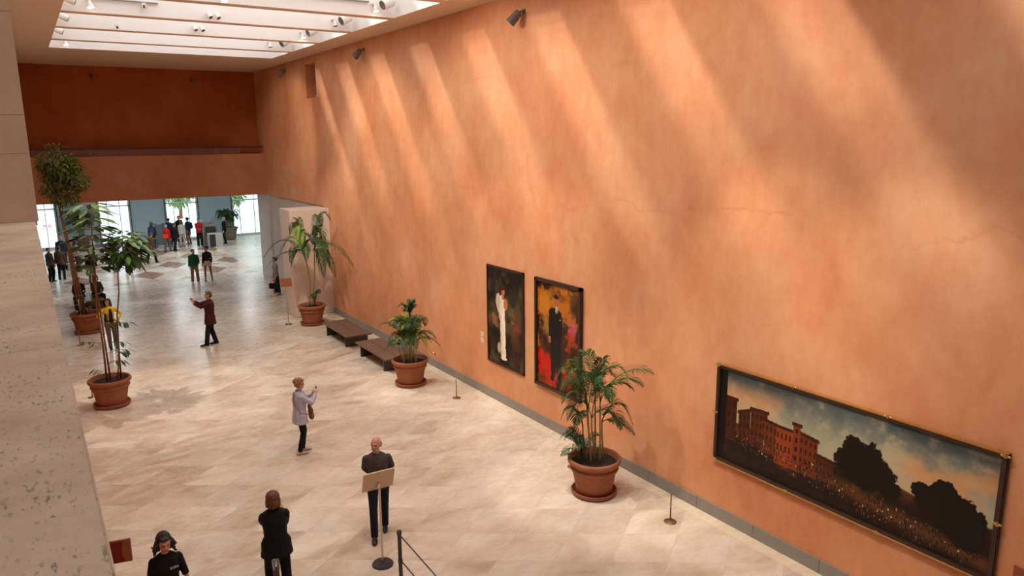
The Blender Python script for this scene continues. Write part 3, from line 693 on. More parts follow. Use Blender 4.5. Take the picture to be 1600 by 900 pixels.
# tall thin planter, nearer on the left
P = thing('potted_tree', 'spindly broad-leaved plant in terracotta pot, nearer of the left pair', 'potted tree', (1.25, 20.6, 0))
pot(P)
A = [V((-.06, 0, .62)), V((-.05, 0, 1.6)), V((-.08, .02, 2.6)), V((-.02, 0, 3.6)), V((.0, 0, 4.3)), V((.06, 0, 5.05))]
A2 = [V((.02, -.03, .62)), V((0, -.02, 1.6)), V((-.02, 0, 2.6)), V((-.1, 0, 3.3)), V((-.06, 0, 4.0))]
stem(P, A, [.026, .024, .022, .019, .014, .008], barkM, 'trunk'); stem(P, A2, [.026, .023, .02, .015, .008], barkM, 'trunk')
Bs = [V((.26, .02, .62)), V((.30, .02, 1.6)), V((.34, 0, 2.3)), V((.44, 0, 2.9)), V((.46, 0, 3.3)), V((.52, 0, 3.75))]
stem(P, Bs, [.020, .018, .018, .016, .015, .012], barkM, 'trunk'); stem(P, [V((.17, 0, .62)), V((.24, .02, 1.0)), V((.30, .02, 1.5)), V((.31, 0, 2.2))], [.016, .015, .013, .008], barkM, 'trunk')
# umbrella-like whorls up the leading stem
bm = BM(); bs = BM()
def whorl(c, n, L, W, tilt, ext=.0, bm=bm, bs=bs):
    for k in range(n):
        a = 2*PI*k/n+rnd.uniform(-.2, .2); d = V((math.cos(a), math.sin(a), tilt+rnd.uniform(-.12, .12)))
        if ext: tube(bs, [c, c+d*ext], .006, 5)
        leafblade(bm, c+d*ext, d-Z_*.25, Z_, L*rnd.uniform(.8, 1.15), W)
for z, n, L in ((5.1, 9, .42), (4.95, 9, .5), (4.75, 9, .50), (4.55, 9, .5), (4.35, 8, .46), (4.1, 8, .42), (3.85, 8, .40), (3.6, 7, .36)):
    c = V((.0+.02*(z-4), 0, z)); whorl(c, n, L, .16, .12, .20)
for z in (4.5, 4.25, 4.0, 3.75, 3.55):
    for sg in (1, -1): 
        for q in range(3):
            d = dirv(sg, rnd.uniform(-.8, .8))+Z_*.15; c = V((0, 0, z)); tube(bs, [c, c+d*.34], .006, 5); leafblade(bm, c+d*.34, d-Z_*.3, Z_, .34, .12)
            leafblade(bm, c+d*.22, d+dirv(0, .8)-Z_*.2, Z_, .28, .10); leafblade(bm, c+d*.26, d-dirv(0, .8)-Z_*.2, Z_, .28, .10)
# dense cluster of big leaves on the second stem
for k in range(210):
    a = rnd.uniform(0, 2*PI); e_ = rnd.uniform(-1.2, 1.3); rr = rnd.uniform(.18, .50)
    d = V((math.cos(a)*math.cos(e_), math.sin(a)*math.cos(e_), math.sin(e_)*.75))
    c = V((.74, .0, 4.0))+V((d.x*rr*.95, d.y*rr*.95, d.z*rr*1.25))
    leafblade(bm, c, V((d.x, d.y, d.z*.5-.35)), d+Z_*.4, rnd.uniform(.24, .32), rnd.uniform(.11, .15))
for k in range(6):
    a = 2*PI*k/6; tube(bs, [V((.52, 0, 3.7)), V((.66+.25*math.cos(a), .25*math.sin(a), 4.0+.05*k))], .008, 5)
# low side shoots with a few leaves
for (x, y, z, sx_) in ((-.05, 0, 1.55, -1), (.0, 0, 1.3, 1), (.0, 0, 1.55, 1), (.02, 0, 1.05, 1), (-.03, 0, .75, -1), (.3, 0, 2.0, 1), (-.02, 0, 2.0, 1), (.25, .0, 1.25, 1)):
    c = V((x, y, z)); e2 = c+dirv(sx_*rnd.uniform(.28, .62), rnd.uniform(-.1, .3))+Z_*.06; tube(bs, bez(c, c+Z_*.15, e2+Z_*.12, e2, 5), .005, 5)
    for q in range(5): pp = c.lerp(e2, .35+.15*q)+Z_*.1; leafblade(bm, pp, dirv(sx_*.6, rnd.uniform(-1, 1))-Z_*.5, Z_, .20, .085)
meshobj('foliage', bm, broadM, P); meshobj('twig', bs, barkM, P)

# tall crown tree, farther on the left
P = thing('potted_tree', 'tall slim-trunked tree with round crown in terracotta pot, farther left', 'potted tree', (1.3, 29.38, 0))
pot(P)
C0 = V((-.12, 0, 0))
T1 = [C0+V((.05, 0, .62)), C0+V((-.05, 0, 1.8)), C0+V((-.12, 0, 3.0)), C0+V((-.25, 0, 4.3)), C0+V((-.32, 0, 5.0)), C0+V((-.25, 0, 5.6))]
T2 = [p+V((.10-.03*i, .02, 0)) for i, p in enumerate(T1)]; T3 = [p+V((-.10+.03*i, -.04, 0)) for i, p in enumerate(T1)]
stem(P, T1, [.04, .036, .032, .028, .022, .014], barkM, 'trunk'); stem(P, T2, [.034, .03, .028, .024, .016, .01], barkM, 'trunk'); stem(P, T3, [.03, .028, .026, .02, .014, .01], barkM, 'trunk')
bm = BM(); bs = BM()
lobes = [(V((-.28, 0, 6.0)), .52, 5), (V((.0, .1, 5.65)), .46, 4), (V((.22, -.1, 5.35)), .40, 3), (V((-.42, .1, 5.55)), .38, 3), (V((-.62, 0, 5.05)), .24, 1.2), (V((-.3, 0, 4.75)), .28, 1.4), (V((.02, 0, 4.85)), .26, 1.2), (V((-.75, -.1, 5.9)), .2, .7), (V((.1, 0, 5.9)), .3, 1.6), (V((-.15, 0, 4.3)), .14, .35), (V((-.2, 0, 5.25)), .3, 1.2)]
for c, r, w in lobes:
    tube(bs, [V((-.37, 0, 4.75)) if c.z > 4.9 else V((-.36, 0, 4.1)), c.lerp(V((-.37, 0, 5)), .4), c], [.012, .009, .004], 5)
    for k in range(7): 
        d = V((rnd.gauss(0, 1), rnd.gauss(0, 1), rnd.gauss(0, .8))).normalized(); tube(bs, [c-d*.02, c+d*r*.9], .003, 4)
    for k in range(int(190*w)):
        d = V((rnd.gauss(0, 1), rnd.gauss(0, 1), rnd.gauss(0, .85))).normalized(); p = c+d*r*rnd.uniform(.45, 1.1)
        leafblade(bm, p, V((d.x, d.y, d.z-.5))+V((rnd.uniform(-.5, .5), rnd.uniform(-.5, .5), 0)), Z_, rnd.uniform(.09, .15), rnd.uniform(.04, .06), .1)
meshobj('foliage', bm, ficusM, P); meshobj('twig', bs, barkM, P)
# small undergrowth in that pot
bm = BM()
for k in range(40):
    a = rnd.uniform(0, 6.28); leafblade(bm, V((.25*math.cos(a), .25*math.sin(a), .66+rnd.uniform(0, .8))), V((math.cos(a), math.sin(a), .3)), Z_, .22, .09)
meshobj('undergrowth', bm, broadM, P)

# lobby palms
def lobby_palm(loc, lab, h, n, rad, sc, pm_):
    P = thing('potted_palm', lab, 'potted palm', loc); pot(P, sc, True, pm_)
    for k in range(n):
        a = 2*PI*k/n*1.0+rnd.uniform(-.2, .2); b = V((.15*math.cos(a), .15*math.sin(a), .62*sc))
        q = rnd.uniform(.6, 1)
        if k % 2 == 0: stem(P, [b, b*1.02+Z_*.5*h*q*.8], .018, caneM, 'cane')
        arch(P, b+Z_*.35*h*q, V((math.cos(a), math.sin(a), 0)), rad*rnd.uniform(.6, 1), h*.62*q, h*.25, L=.34, n=26, w=.020)
lobby_palm((11.35, 52.4, 0), 'palm in a pale round pot by the right lobby window', 1.45, 26, .75, 1.15, mat('pot_taupe', (.24, .18, .15), .6))
lobby_palm((2.65, 52.3, 0), 'large palm in a round pot before the left lobby panel', 1.9, 34, 1.1, 1.2, mat('pot_brown', (.13, .07, .05), .6))
# planting outside the lobby windows
for k, (x, y, h_) in enumerate(((14.6, 66, 3.6), (19.5, 74, 5), (11.2, 70, 3.4))):
    T_ = thing('street_tree', ['green tree seen through the rightmost lobby window', 'green tree outside to the right of the lobby, partly hidden', 'green tree seen through the middle lobby window'][k], 'tree', (x, y, -.05))
    stem(T_, [V((0, 0, 0)), V((.1, 0, h_*.5)), V((0, 0, h_*.8))], [.16, .12, .05], barkM, 'trunk'); bm = BM()
    for q in range(420):
        d = V((rnd.gauss(0, 1), rnd.gauss(0, 1), rnd.gauss(0, .8))).normalized(); leafblade(bm, V((0, 0, h_*.7))+d*rnd.uniform(.5, 1)*h_*.34, d-Z_*.2, Z_, .5, .3)
    meshobj('foliage', bm, leaf_material('street_leaf', (.16, .30, .10), (.30, .42, .16)) if k == 0 else bpy.data.materials['street_leaf'], T_)
# ------------------------------------------------------------------ paintings (flat artworks: colours live in the canvas)
def vnoise(h, w, fy, fx, seed, octs=5, pers=.55):
    r = np.random.RandomState(seed); out = np.zeros((h, w)); amp = 1; tot = 0
    for o in range(octs):
        g = r.rand(int(fy*2**o)+3, int(fx*2**o)+3)
        y = np.linspace(0, fy*2**o, h); x = np.linspace(0, fx*2**o, w)
        yi = y.astype(int); xi = x.astype(int); ty = (y-yi)[:, None]; tx = (x-xi)[None]
        ty = ty*ty*(3-2*ty); tx = tx*tx*(3-2*tx)
        a = g[yi][:, xi]*(1-tx)+g[yi][:, xi+1]*tx; b_ = g[yi+1][:, xi]*(1-tx)+g[yi+1][:, xi+1]*tx
        out += amp*(a*(1-ty)+b_*ty); tot += amp; amp *= pers
    return out/tot
def lerp(a, b_, t): return a*(1-t[..., None])+b_*t[..., None]
def C(*c): return np.array(c, float)
def srgb(r, g, b_): return (np.array([r, g, b_])/255.0)**2.2
def sm(x, a, b_): t = np.clip((x-a)/(b_-a), 0, 1); return t*t*(3-2*t)
def canvas(root, img, W, H, name='canvas', x=0):
    """img rows top to bottom, columns left to right as seen; local plane y-z, facing -x, centred"""
    h, w = img.shape[:2]
    ys = np.linspace(W/2, -W/2, w+1); zs = np.linspace(H/2, -H/2, h+1)
    vy, vz = np.meshgrid(ys, zs); co = np.stack([np.full_like(vy, x), vy, vz], -1).reshape(-1, 3)
    i = np.arange(h)[:, None]*(w+1)+np.arange(w)[None]; f = np.stack([i, i+w+1, i+w+2, i+1], -1).reshape(-1, 4)
    me = bpy.data.meshes.new(name); me.from_pydata(co.tolist(), [], f.tolist())
    at = me.color_attributes.new('paint', 'FLOAT_COLOR', 'CORNER')
    c = np.repeat(np.concatenate([img.reshape(-1, 3), np.ones((h*w, 1))], 1), 4, axis=0).astype('f'); at.data.foreach_set('color', c.ravel())
    if 'oil_paint' not in bpy.data.materials:
        m, t, b_ = nt('oil_paint'); a = N(t, 'ShaderNodeVertexColor', layer_name='paint'); t.links.new(a.outputs[0], b_.inputs['Base Color']); setin(b_, 'Roughness', .45); setin(b_, 'Specular IOR Level', .3)
    me.materials.append(bpy.data.materials['oil_paint']); return link(name, me, root)
def frame_rect(W, H, w, d, m, root, name='frame', x=0, bev=.012):
    bm = BM()
    for a in (0, 1):
        y = (W/2-w/2) if a else -(W/2-w/2); box(bm, x-d, x, y-w/2, y+w/2, -H/2, H/2)
        z = (H/2-w/2) if a else -(H/2-w/2); box(bm, x-d, x, -W/2, W/2, z-w/2, z+w/2)
    bmesh.ops.bevel(bm, geom=bm.edges[:], offset=bev, segments=2, affect='EDGES')
    return obj(name, bm, m, root)
darkframe = mat('dark_frame', (.035, .015, .009), .4, .2, 10); goldframe = mat('gold_trim', (.62, .36, .12), .32, .15, 10, metal=.8)
# broad landscape on the right: sky, terraced houses, crowd, two dark groves
def landscape():
    h, w = 190, 500; y, x = np.mgrid[0:h, 0:w]; u = x/w; v = y/h
    n1 = vnoise(h, w, 4, 8, 1); n2 = vnoise(h, w, 7, 16, 2); n3 = vnoise(h, w, 30, 90, 3, 3)
    img = lerp(srgb(66, 78, 78), srgb(146, 142, 120), sm(v+n2*.3, .10, .65))
    cl = sm(n1+.35*np.sin((u*1.3+v*1.2)*5)+.12*n2, .50, .80)
    img = lerp(img, srgb(186, 128, 78), cl*.7*sm(v, .02, .3)); img = lerp(img, srgb(158, 142, 112), sm(n2, .45, .7)*.55)
    img = lerp(img, srgb(38, 48, 56), sm(.13-v+n1*.14+.05*np.sin(u*9), .06, .2)*.6)
    hz = .50+.10*u+.03*np.sin(u*16)          # land below the horizon
    land = lerp(srgb(26, 15, 8), srgb(70, 42, 20), sm(n2, .45, .66)*(1-sm(v, .80, 1.0)))
    land = lerp(land, srgb(12, 8, 5), sm(n1, .42, .58)*.85)
    L = sm(v-hz, -.005, .01); img = lerp(img, land, L)
    road = np.exp(-((v-(.58+.34*u))/.06)**2)*(u > .08); img = lerp(img, srgb(104, 64, 32), road*L*.5)
    def house(u0, u1, top, bot, col, rows, cols, slope=.0):
        uu = (u-u0)/(u1-u0); tp = top+slope*uu; m_ = ((u > u0) & (u < u1) & (v > tp) & (v < bot)); img[m_] = (col*(.8+.4*n3[..., None]))[m_]
        rf = (u > u0-.006) & (u < u1+.006) & (v > tp-.03) & (v <= tp+.006); img[rf] = srgb(52, 22, 10)
        vv = (v-tp)/(bot-tp); wn = m_ & ((uu*cols % 1) > .32) & ((uu*cols % 1) < .68) & ((vv*rows % 1) > .3) & ((vv*rows % 1) < .8) & (vv < .8); img[wn] = srgb(30, 14, 8)
    house(.035, .085, .30, .75, srgb(58, 26, 12), 4, 2, .0)
    house(.095, .15, .42, .68, srgb(64, 30, 14), 3, 3, -.06); house(.15, .225, .34, .72, srgb(74, 34, 16), 4, 4, -.01); house(.20, .27, .40, .74, srgb(88, 40, 18), 3, 4, .02)
    house(.265, .35, .42, .80, srgb(122, 54, 24), 3, 5, .0); house(.345, .435, .40, .80, srgb(92, 40, 18), 4, 5, .03)
    house(.335, .365, .34, .8, srgb(108, 46, 20), 5, 1, 0); house(.43, .50, .56, .74, srgb(66, 34, 18), 2, 5, .02)
    img[(u < .035)] = srgb(14, 8, 6)
    # people: small strokes of light and dark
    r = np.random.RandomState(5)
    for k in range(900):
        cu = r.uniform(.05, .97); cv = .60+.30*cu*r.uniform(.6, 1.15)+r.uniform(-.04, .14)
        if cv > .97 or (cu < .3 and cv > .9): continue
        a, b_ = int(cv*h), int(cu*w); hh = r.randint(2, 6); ww = r.randint(1, 3)
        img[a:a+hh, b_:b_+ww] = [srgb(18, 12, 9), srgb(150, 112, 76), srgb(120, 40, 24), srgb(92, 62, 36), srgb(196, 170, 140), srgb(40, 48, 70)][r.choice(6, p=[.60, .05, .07, .22, .02, .04])]
    def grove(blobs):
        d = np.ones((h, w))
        for cu, cv, ru, rv in blobs: d = np.minimum(d, np.sqrt(((u-cu)/ru)**2+((v-cv)/rv)**2)-1)
        img[...] = lerp(img, srgb(14, 12, 8)*(1+.9*sm(n2, .5, .7)[..., None]) if False else np.broadcast_to(srgb(15, 13, 8), img.shape)*(1+.8*sm(n2, .5, .75))[..., None], 1-sm(d+(n3-.5)*.5+(n2-.5)*.4, -.02, .06))
    grove([(.57, .34, .045, .10), (.62, .42, .06, .16), (.66, .50, .055, .14), (.55, .50, .05, .14), (.60, .58, .08, .12), (.70, .60, .035, .08)])
    grove([(.80, .52, .04, .09), (.86, .46, .04, .11), (.90, .58, .06, .16), (.95, .62, .035, .13), (.84, .62, .06, .11), (.93, .74, .05, .12)])
    return np.clip(img, 0, 1)
def figure_mask(h, w, blobs, soft=.04, n=None):
    v, u = np.mgrid[0:h, 0:w]; u = u/w; v = v/h; d = np.ones((h, w))*9
    for cu, cv, ru, rv in blobs: d = np.minimum(d, np.sqrt(((u-cu)/ru)**2+((v-cv)/rv)**2)-1)
    if n is not None: d = d+(n-.5)*.25
    return 1-sm(d, -soft, soft)
def portrait(kind):
    h, w = 240, 155; n1 = vnoise(h, w, 5, 4, 11 if kind else 21); n2 = vnoise(h, w, 9, 6, 12 if kind else 22); n3 = vnoise(h, w, 22, 16, 13 if kind else 23, 4)
    v, u = np.mgrid[0:h, 0:w]; u = u/w; v = v/h
    if kind == 0:   # woman in white on a dark floral ground
        img = lerp(np.broadcast_to(srgb(26, 24, 18), (h, w, 3)), srgb(82, 66, 44), sm(n1, .45, .7)); img = lerp(img, srgb(20, 14, 10), sm(n2, .5, .7)*.6)
        for cu, cv, r_, c_, a_ in ((.18, .55, .16, srgb(150, 100, 66), .9), (.82, .56, .12, srgb(140, 48, 28), .6), (.72, .52, .07, srgb(160, 110, 90), .5), (.7, .42, .10, srgb(120, 90, 60), .6), (.8, .72, .18, srgb(84, 44, 26), .8), (.3, .2, .2, srgb(70, 72, 60), .5), (.78, .25, .2, srgb(52, 50, 44), .6), (.12, .8, .15, srgb(66, 40, 22), .8), (.75, .9, .2, srgb(70, 34, 24), .6)):
            img = lerp(img, c_, a_*(1-sm(np.hypot((u-cu)/r_, (v-cv)/(r_*.6))+(n3-.5)*1.6, .3, 1.0)))
        dress = figure_mask(h, w, [(.34, .30, .10, .05), (.36, .33, .13, .07), (.38, .38, .13, .09), (.41, .46, .09, .10), (.43, .60, .08, .14), (.44, .74, .08, .12), (.445, .86, .08, .09), (.46, .93, .09, .02)], .05, n3)
        img = lerp(img, lerp(np.broadcast_to(srgb(196, 178, 152), (h, w, 3)), srgb(238, 226, 204), sm(u+n3*.2, .42, .56)), dress)
        img = lerp(img, srgb(176, 112, 74), figure_mask(h, w, [(.44, .225, .06, .040), (.445, .28, .03, .03), (.52, .35, .06, .06), (.54, .35, .03, .04)], .08))
        img = lerp(img, srgb(66, 32, 16), figure_mask(h, w, [(.43, .180, .08, .03), (.37, .225, .04, .05)], .15, n3))
        img = lerp(img, srgb(190, 180, 160), figure_mask(h, w, [(.32, .83, .05, .055)], .3, n3)*.8)
    else:           # man in a dark suit on orange and red
        img = lerp(np.broadcast_to(srgb(58, 34, 18), (h, w, 3)), srgb(176, 104, 30), sm(n1+.25*(.4-v), .42, .66)); img = lerp(img, srgb(34, 22, 14), sm(n2, .5, .7)*.7)
        for cu, cv, r_, c_, a_ in ((.2, .22, .28, srgb(190, 120, 32), .8), (.22, .42, .16, srgb(150, 112, 50), .7), (.8, .30, .2, srgb(190, 110, 50), .7), (.84, .38, .13, srgb(200, 90, 110), .7), (.8, .50, .18, srgb(176, 66, 22), .8), (.15, .80, .26, srgb(196, 30, 18), .95), (.28, .92, .26, srgb(190, 34, 14), .9), (.85, .85, .25, srgb(110, 40, 20), .8), (.7, .93, .2, srgb(150, 28, 14), .7), (.9, .12, .25, srgb(56, 44, 30), .8), (.1, .55, .15, srgb(30, 20, 14), .8)):
            img = lerp(img, c_, a_*(1-sm(np.hypot((u-cu)/r_, (v-cv)/(r_*.6))+(n3-.5)*1.6, .3, 1.0)))
        suit = figure_mask(h, w, [(.43, .27, .155, .05), (.43, .33, .15, .08), (.44, .42, .14, .10), (.44, .50, .145, .07), (.40, .64, .075, .16), (.50, .64, .075, .16), (.385, .80, .055, .12), (.53, .80, .055, .12), (.37, .91, .05, .03), (.55, .905, .05, .03), (.32, .40, .05, .13), (.55, .38, .045, .12)], .04)
        img = lerp(img, np.broadcast_to(srgb(22, 18, 20), (h, w, 3))*(1+.6*n3[..., None]), suit)
        img = lerp(img, srgb(206, 196, 180), figure_mask(h, w, [(.47, .235, .03, .035)], .2)); img = lerp(img, srgb(24, 20, 24), figure_mask(h, w, [(.475, .26, .01, .05)], .2))
        img = lerp(img, srgb(170, 96, 60), figure_mask(h, w, [(.46, .155, .065, .045), (.30, .545, .03, .028)], .1)); img = lerp(img, srgb(40, 20, 12), figure_mask(h, w, [(.45, .112, .062, .02)], .2))
        img = lerp(img, srgb(210, 200, 190), figure_mask(h, w, [(.55, .32, .012, .006), (.30, .515, .02, .006)], .3))
    return np.clip(img, 0, 1)
def picture(name, label, yc, zc, W, H, img, fw, d, gold):
    t = thing(name, label, 'painting', (XW, yc, zc))
    frame_rect(W, H, fw, d, darkframe, t); bm = BM(); box(bm, -.02, 0, -W/2+.02, W/2-.02, -H/2+.02, H/2-.02); obj('backing', bm, darkframe, t)
    canvas(t, img, W-2*fw+.01, H-2*fw+.01, x=-.035)
    return t
p1 = picture('framed_portrait', 'framed portrait of a standing figure in a long white dress', 14.86, 2.25, 1.66, 2.52, portrait(0), .06, .05, 0)
p2 = picture('framed_portrait', 'framed portrait of a standing figure in a dark double-breasted suit', 12.69, 2.24, 1.70, 2.54, portrait(1), .085, .085, 0)
LS = np.clip(landscape()*1.3, 0, 1)
p3 = picture('framed_landscape', 'very wide framed painting of dark trees, houses and crowd under cloudy sky', 5.90, 1.965, 4.50, 1.74, LS, .075, .065, 1)
bm = BM()
for s_ in (1, -1): box(bm, -.071, -.064, -2.25, 2.25, s_*.87-(.018 if s_ > 0 else 0), s_*.87+(0 if s_ > 0 else .018)); 
box(bm, -.086, 0, -2.25, 2.25, .87, .878)
obj('gilt_edge', bm, goldframe, p3)
for yy, zz in ((2.22, .84), (-2.22, .84), (2.22, -.84), (.75, -.86), (-.75, -.86), (2.24, .0), (-2.22, -.05), (.75, .87), (-.75, .87)):
    bm = BM(); q = .026; box(bm, -.078, -.05, yy-q*1.3, yy+q*1.3, zz-q*.6, zz+q*.6); ell(bm, (-.072, yy, zz), (.014, .018, .034), 10); ell(bm, (-.072, yy+.04, zz), (.012, .022, .016), 8); ell(bm, (-.072, yy-.04, zz), (.012, .022, .016), 8)
    obj('gilt_ornament', bm, mat('gilt', (.55, .33, .10), .3, .2, 30, metal=.7), p3)
# wall labels
def plate(name, label, y, z, w, h, m, cat='label'):
    bm = BM(); box(bm, XW-.012, XW, y-w/2, y+w/2, z-h/2, z+h/2); bmesh.ops.bevel(bm, geom=bm.edges[:], offset=.002, segments=1, affect='EDGES'); return tag(obj(name, bm, m), label, cat)
labM = mat('label_card', (.72, .52, .38), .6)
plate('wall_label', 'upper pale card on the wall left of the white-dress portrait', 16.0, 1.60, .17, .13, labM); plate('wall_label', 'lower pale card on the wall left of the white-dress portrait', 16.0, 1.44, .17, .13, labM)
plate('wall_label', 'reddish label at the right edge beside the wide landscape', 3.36, 1.38, .2, .16, mat('label_red', (.30, .07, .04), .5))
bm = BM(); lathe(bm, [(.035, 0), (.035, .03), (.02, .05), (.012, .055)], 16)
t = tag(obj('brass_fitting', bm, brassM, None, True), 'small brass fitting on the wall above the skirting by the bushy palm', 'fitting'); t.location = (XW, 18.75, .42); t.rotation_euler = (0, -PI/2, 0)

# wall floodlights
def flood(y, z, label):
    t = thing('wall_floodlight', label, 'spotlight', (XW, y, z), 0, 'grey floodlights high on the orange wall')
    gm = mat('flood_grey', (.14, .115, .095), .5, .1)
    bm = BM(); tube(bm, [(0, 0, 0), (-.03, 0, 0)], .055, 16, V((0, 1, 0))); tube(bm, [(-.02, 0, 0), (-.10, 0, .0), (-.12, 0, -.10)], .016, 8, V((0, 1, 0))); obj('bracket', bm, gm, t)
    a = V((-.12, .02, -.02)); d = V((-.45, .35, -.62)).normalized()
    bm = BM(); tube(bm, [a-d*.02, a, a+d*.12, a+d*.125, a+d*.22, a+d*.225, a+d*.30], [.03, .085, .092, .10, .10, .108, .108], 20, V((0, 1, 0))); obj('housing', bm, gm, t, False)
    bm = BM(); tube(bm, [a+d*.301, a+d*.306], .095, 20, V((0, 1, 0))); obj('lens', bm, mat('flood_lens', (.10, .09, .08), .15), t)
flood(31.4, 9.42, 'grey floodlight high on the orange wall, farthest, left of the niche'); flood(23.05, 9.40, 'grey floodlight high on the orange wall, just right of the niche'); flood(14.0, 9.30, 'grey floodlight high on the orange wall, largest and nearest')
# small cameras on the far wall
for x, lb in ((2.9, 'small ceiling-height camera on the far dark wall, left one'), (6.82, 'small ceiling-height camera on the far dark wall, right one')):
    t = thing('wall_camera', lb, 'camera', (x, 36.4, 9.28), 0, 'cameras on the far wall')
    bm = BM(); box(bm, -.07, .07, -.05, 0, -.1, .1); obj('mount', bm, mat('mount_brown', (.22, .10, .06), .6), t); bm = BM(); tube(bm, [(0, -.04, .0), (0, -.2, -.04)], .045, 12); obj('camera_body', bm, darkM, t)

# track spotlights in the skylight
lampM = mat('spot_white', (.80, .76, .72), .35, .03); bulbM = emit_material('lamp_glow', (1, .82, .62), 14)
def spot_fixture(x, y, z, d, r, L, label, lit=False, group='white spotlights on the skylight baffles', cone=False):
    t = thing('track_spotlight', label, 'spotlight', (x, y, z), 0, group); d = V(d).normalized()
    bm = BM(); box(bm, -.05, .05, .06, .15, .05, .09); tube(bm, [(0, .10, .07), (0, .02, .07), (0, .0, .0)], .014, 8); obj('arm', bm, lampM, t)
    bm = BM()
    if cone: tube(bm, [V((0, 0, 0))-d*.05, V((0, 0, 0)), d*L*.5, d*L], [r*.3, r*.45, r*.8, r], 20)
    else: tube(bm, [-d*L*.55, -d*L*.5, d*L*.5], [r*.75, r, r], 24)
    obj('head', bm, lampM, t)
    e = d*L*(1.0 if cone else .5)
    bm = BM(); tube(bm, [e+d*.001, e+d*.006], r*.86, 20); obj('lens', bm, bulbM if lit else mat('spot_mouth', (.10, .085, .075), .4), t)
    return t
BYs = [27.44, 24.51, 21.58, 18.65]
wd = ['farthest', 'second farthest', 'third farthest', 'nearest']
for k, y in enumerate(BYs):
    spot_fixture(8.28, y-.32, 10.0, (-.9, -.15, -.45) if k else (-.8, -.2, -.5), .13, .32, 'large white cylinder spotlight at the right end of a skylight bay, %s' % wd[k])
    spot_fixture(8.02 if k else 7.8, y-.15, 9.93, (.1, -.2, -1), .07, .13, 'small white bell spotlight beside the large cylinder, %s bay' % wd[k], lit=(k in (1, 3)), cone=True)
for k, y in enumerate(BYs[:3]):
    spot_fixture(1.42, y-.32, 9.92, (.8, -.1, -.35), .085, .26, 'white cylinder spotlight at the left end of a skylight bay, %s' % wd[k])
for (x, y, z, lb) in ((4.60, 21.4, 9.72, 'left head of the twin white spotlights, nearer bay'), (4.80, 21.4, 9.72, 'right head of the twin white spotlights, nearer bay'), (4.78, 24.3, 9.76, 'left head of the twin white spotlights, farther bay'), (4.98, 24.3, 9.76, 'right head of the twin white spotlights, farther bay')):
    spot_fixture(x, y, z+.10, (.35, -.5, -.8), .06, .12, lb)
for (x, y, z, lb) in ((1.85, 21.4, 9.93, 'lit white spotlight near the left end of the third bay'), (1.72, 29.78, 9.92, 'lit white spotlight at the far left corner of the skylight'), (4.3, 18.5, 9.85, 'glowing spotlight on the nearest track bar, mid-skylight')):
    spot_fixture(x, y, z, (.1, -.25, -1), .075, .14, lb, lit=True, cone=True)
for (x, y, z, lb) in ((3.05, 21.4, 9.95, 'small black lens on the third baffle, upper left'), (2.72, 24.3, 9.78, 'small black lens on the second baffle, left')):
    t = thing('sensor', lb, 'sensor', (x, y, z)); bm = BM(); box(bm, -.05, .05, .02, .1, -.04, .06); obj('mount', bm, lampM, t); bm = BM(); tube(bm, [(0, 0, 0), (0, 0, -.07)], .022, 12); obj('lens', bm, darkM, t)
for k, (y, x0, x1) in enumerate(((21.56, 1.8, 3.4), (18.63, 2.6, 7.9), (15.70, 5.2, 8.0))):
    bm = BM(); box(bm, x0, x1, y-.05, y-.006, 10.02, 10.05); tag(obj('light_track', bm, mat('track_grey', (.20, .20, .19), .4)), ['short grey lighting track on the third baffle', 'long grey lighting track on the nearest baffle', 'grey lighting track at the very top of the photo'][k], 'track')

# white box in front of the side passage
bm = BM(); box(bm, 8.04, XW-.0, 27.2, 28.42, 0.012, 4.06); bmesh.ops.bevel(bm, geom=bm.edges[:], offset=.006, segments=1, affect='EDGES')
pl = thing('partition_box', 'tall white free-standing box against the orange wall behind the palm', 'partition', (0, 0, 0)); obj('box_body', bm, mat('box_white', (.66, .55, .48), .7, .03, 2), pl)
bm = BM(); box(bm, 8.06, XW, 27.22, 28.4, 0, .012); obj('plinth_gap', bm, darkM, pl)

# benches
def bench(loc, label, L=2.0, Wd=.86, rz=0):
    t = thing('bench', label, 'bench', loc, rz, 'low brown benches along the orange wall')
    bmx = mat('bench_brown', (.125, .078, .055), .42, .12, 6); bdk = mat('bench_dark', (.06, .045, .034), .45, .1)
    for s_ in (-1, 1):
        bm = BM(); x0 = -Wd/2 if s_ < 0 else .008; box(bm, x0, x0+Wd/2-.008, -L/2, L/2, .37, .42); bmesh.ops.bevel(bm, geom=bm.edges[:], offset=.005, segments=1, affect='EDGES'); obj('seat_board', bm, bmx, t)
    for s_ in (-1, 1):
        bm = BM(); y0 = s_*(L/2-.30); box(bm, -Wd/2+.05, Wd/2-.05, y0-.03, y0+.03, 0, .37); obj('leg', bm, bdk, t)
    bm = BM(); box(bm, -.03, .03, -L/2+.33, L/2-.33, .10, .37); obj('stretcher', bm, bdk, t)
BENCH = [((8.50, 23.15, 0), 'low dark-brown slab bench, farther of the two, near the white box'), ((8.50, 20.1, 0), 'low dark-brown slab bench, nearer of the two, beside the bushy palm')]
for l_, lb in BENCH: bench(l_, lb, 2.35)
bench((1.75, 34.1, 0), 'low dark bench behind the far tree pot with two people on it', 2.0)

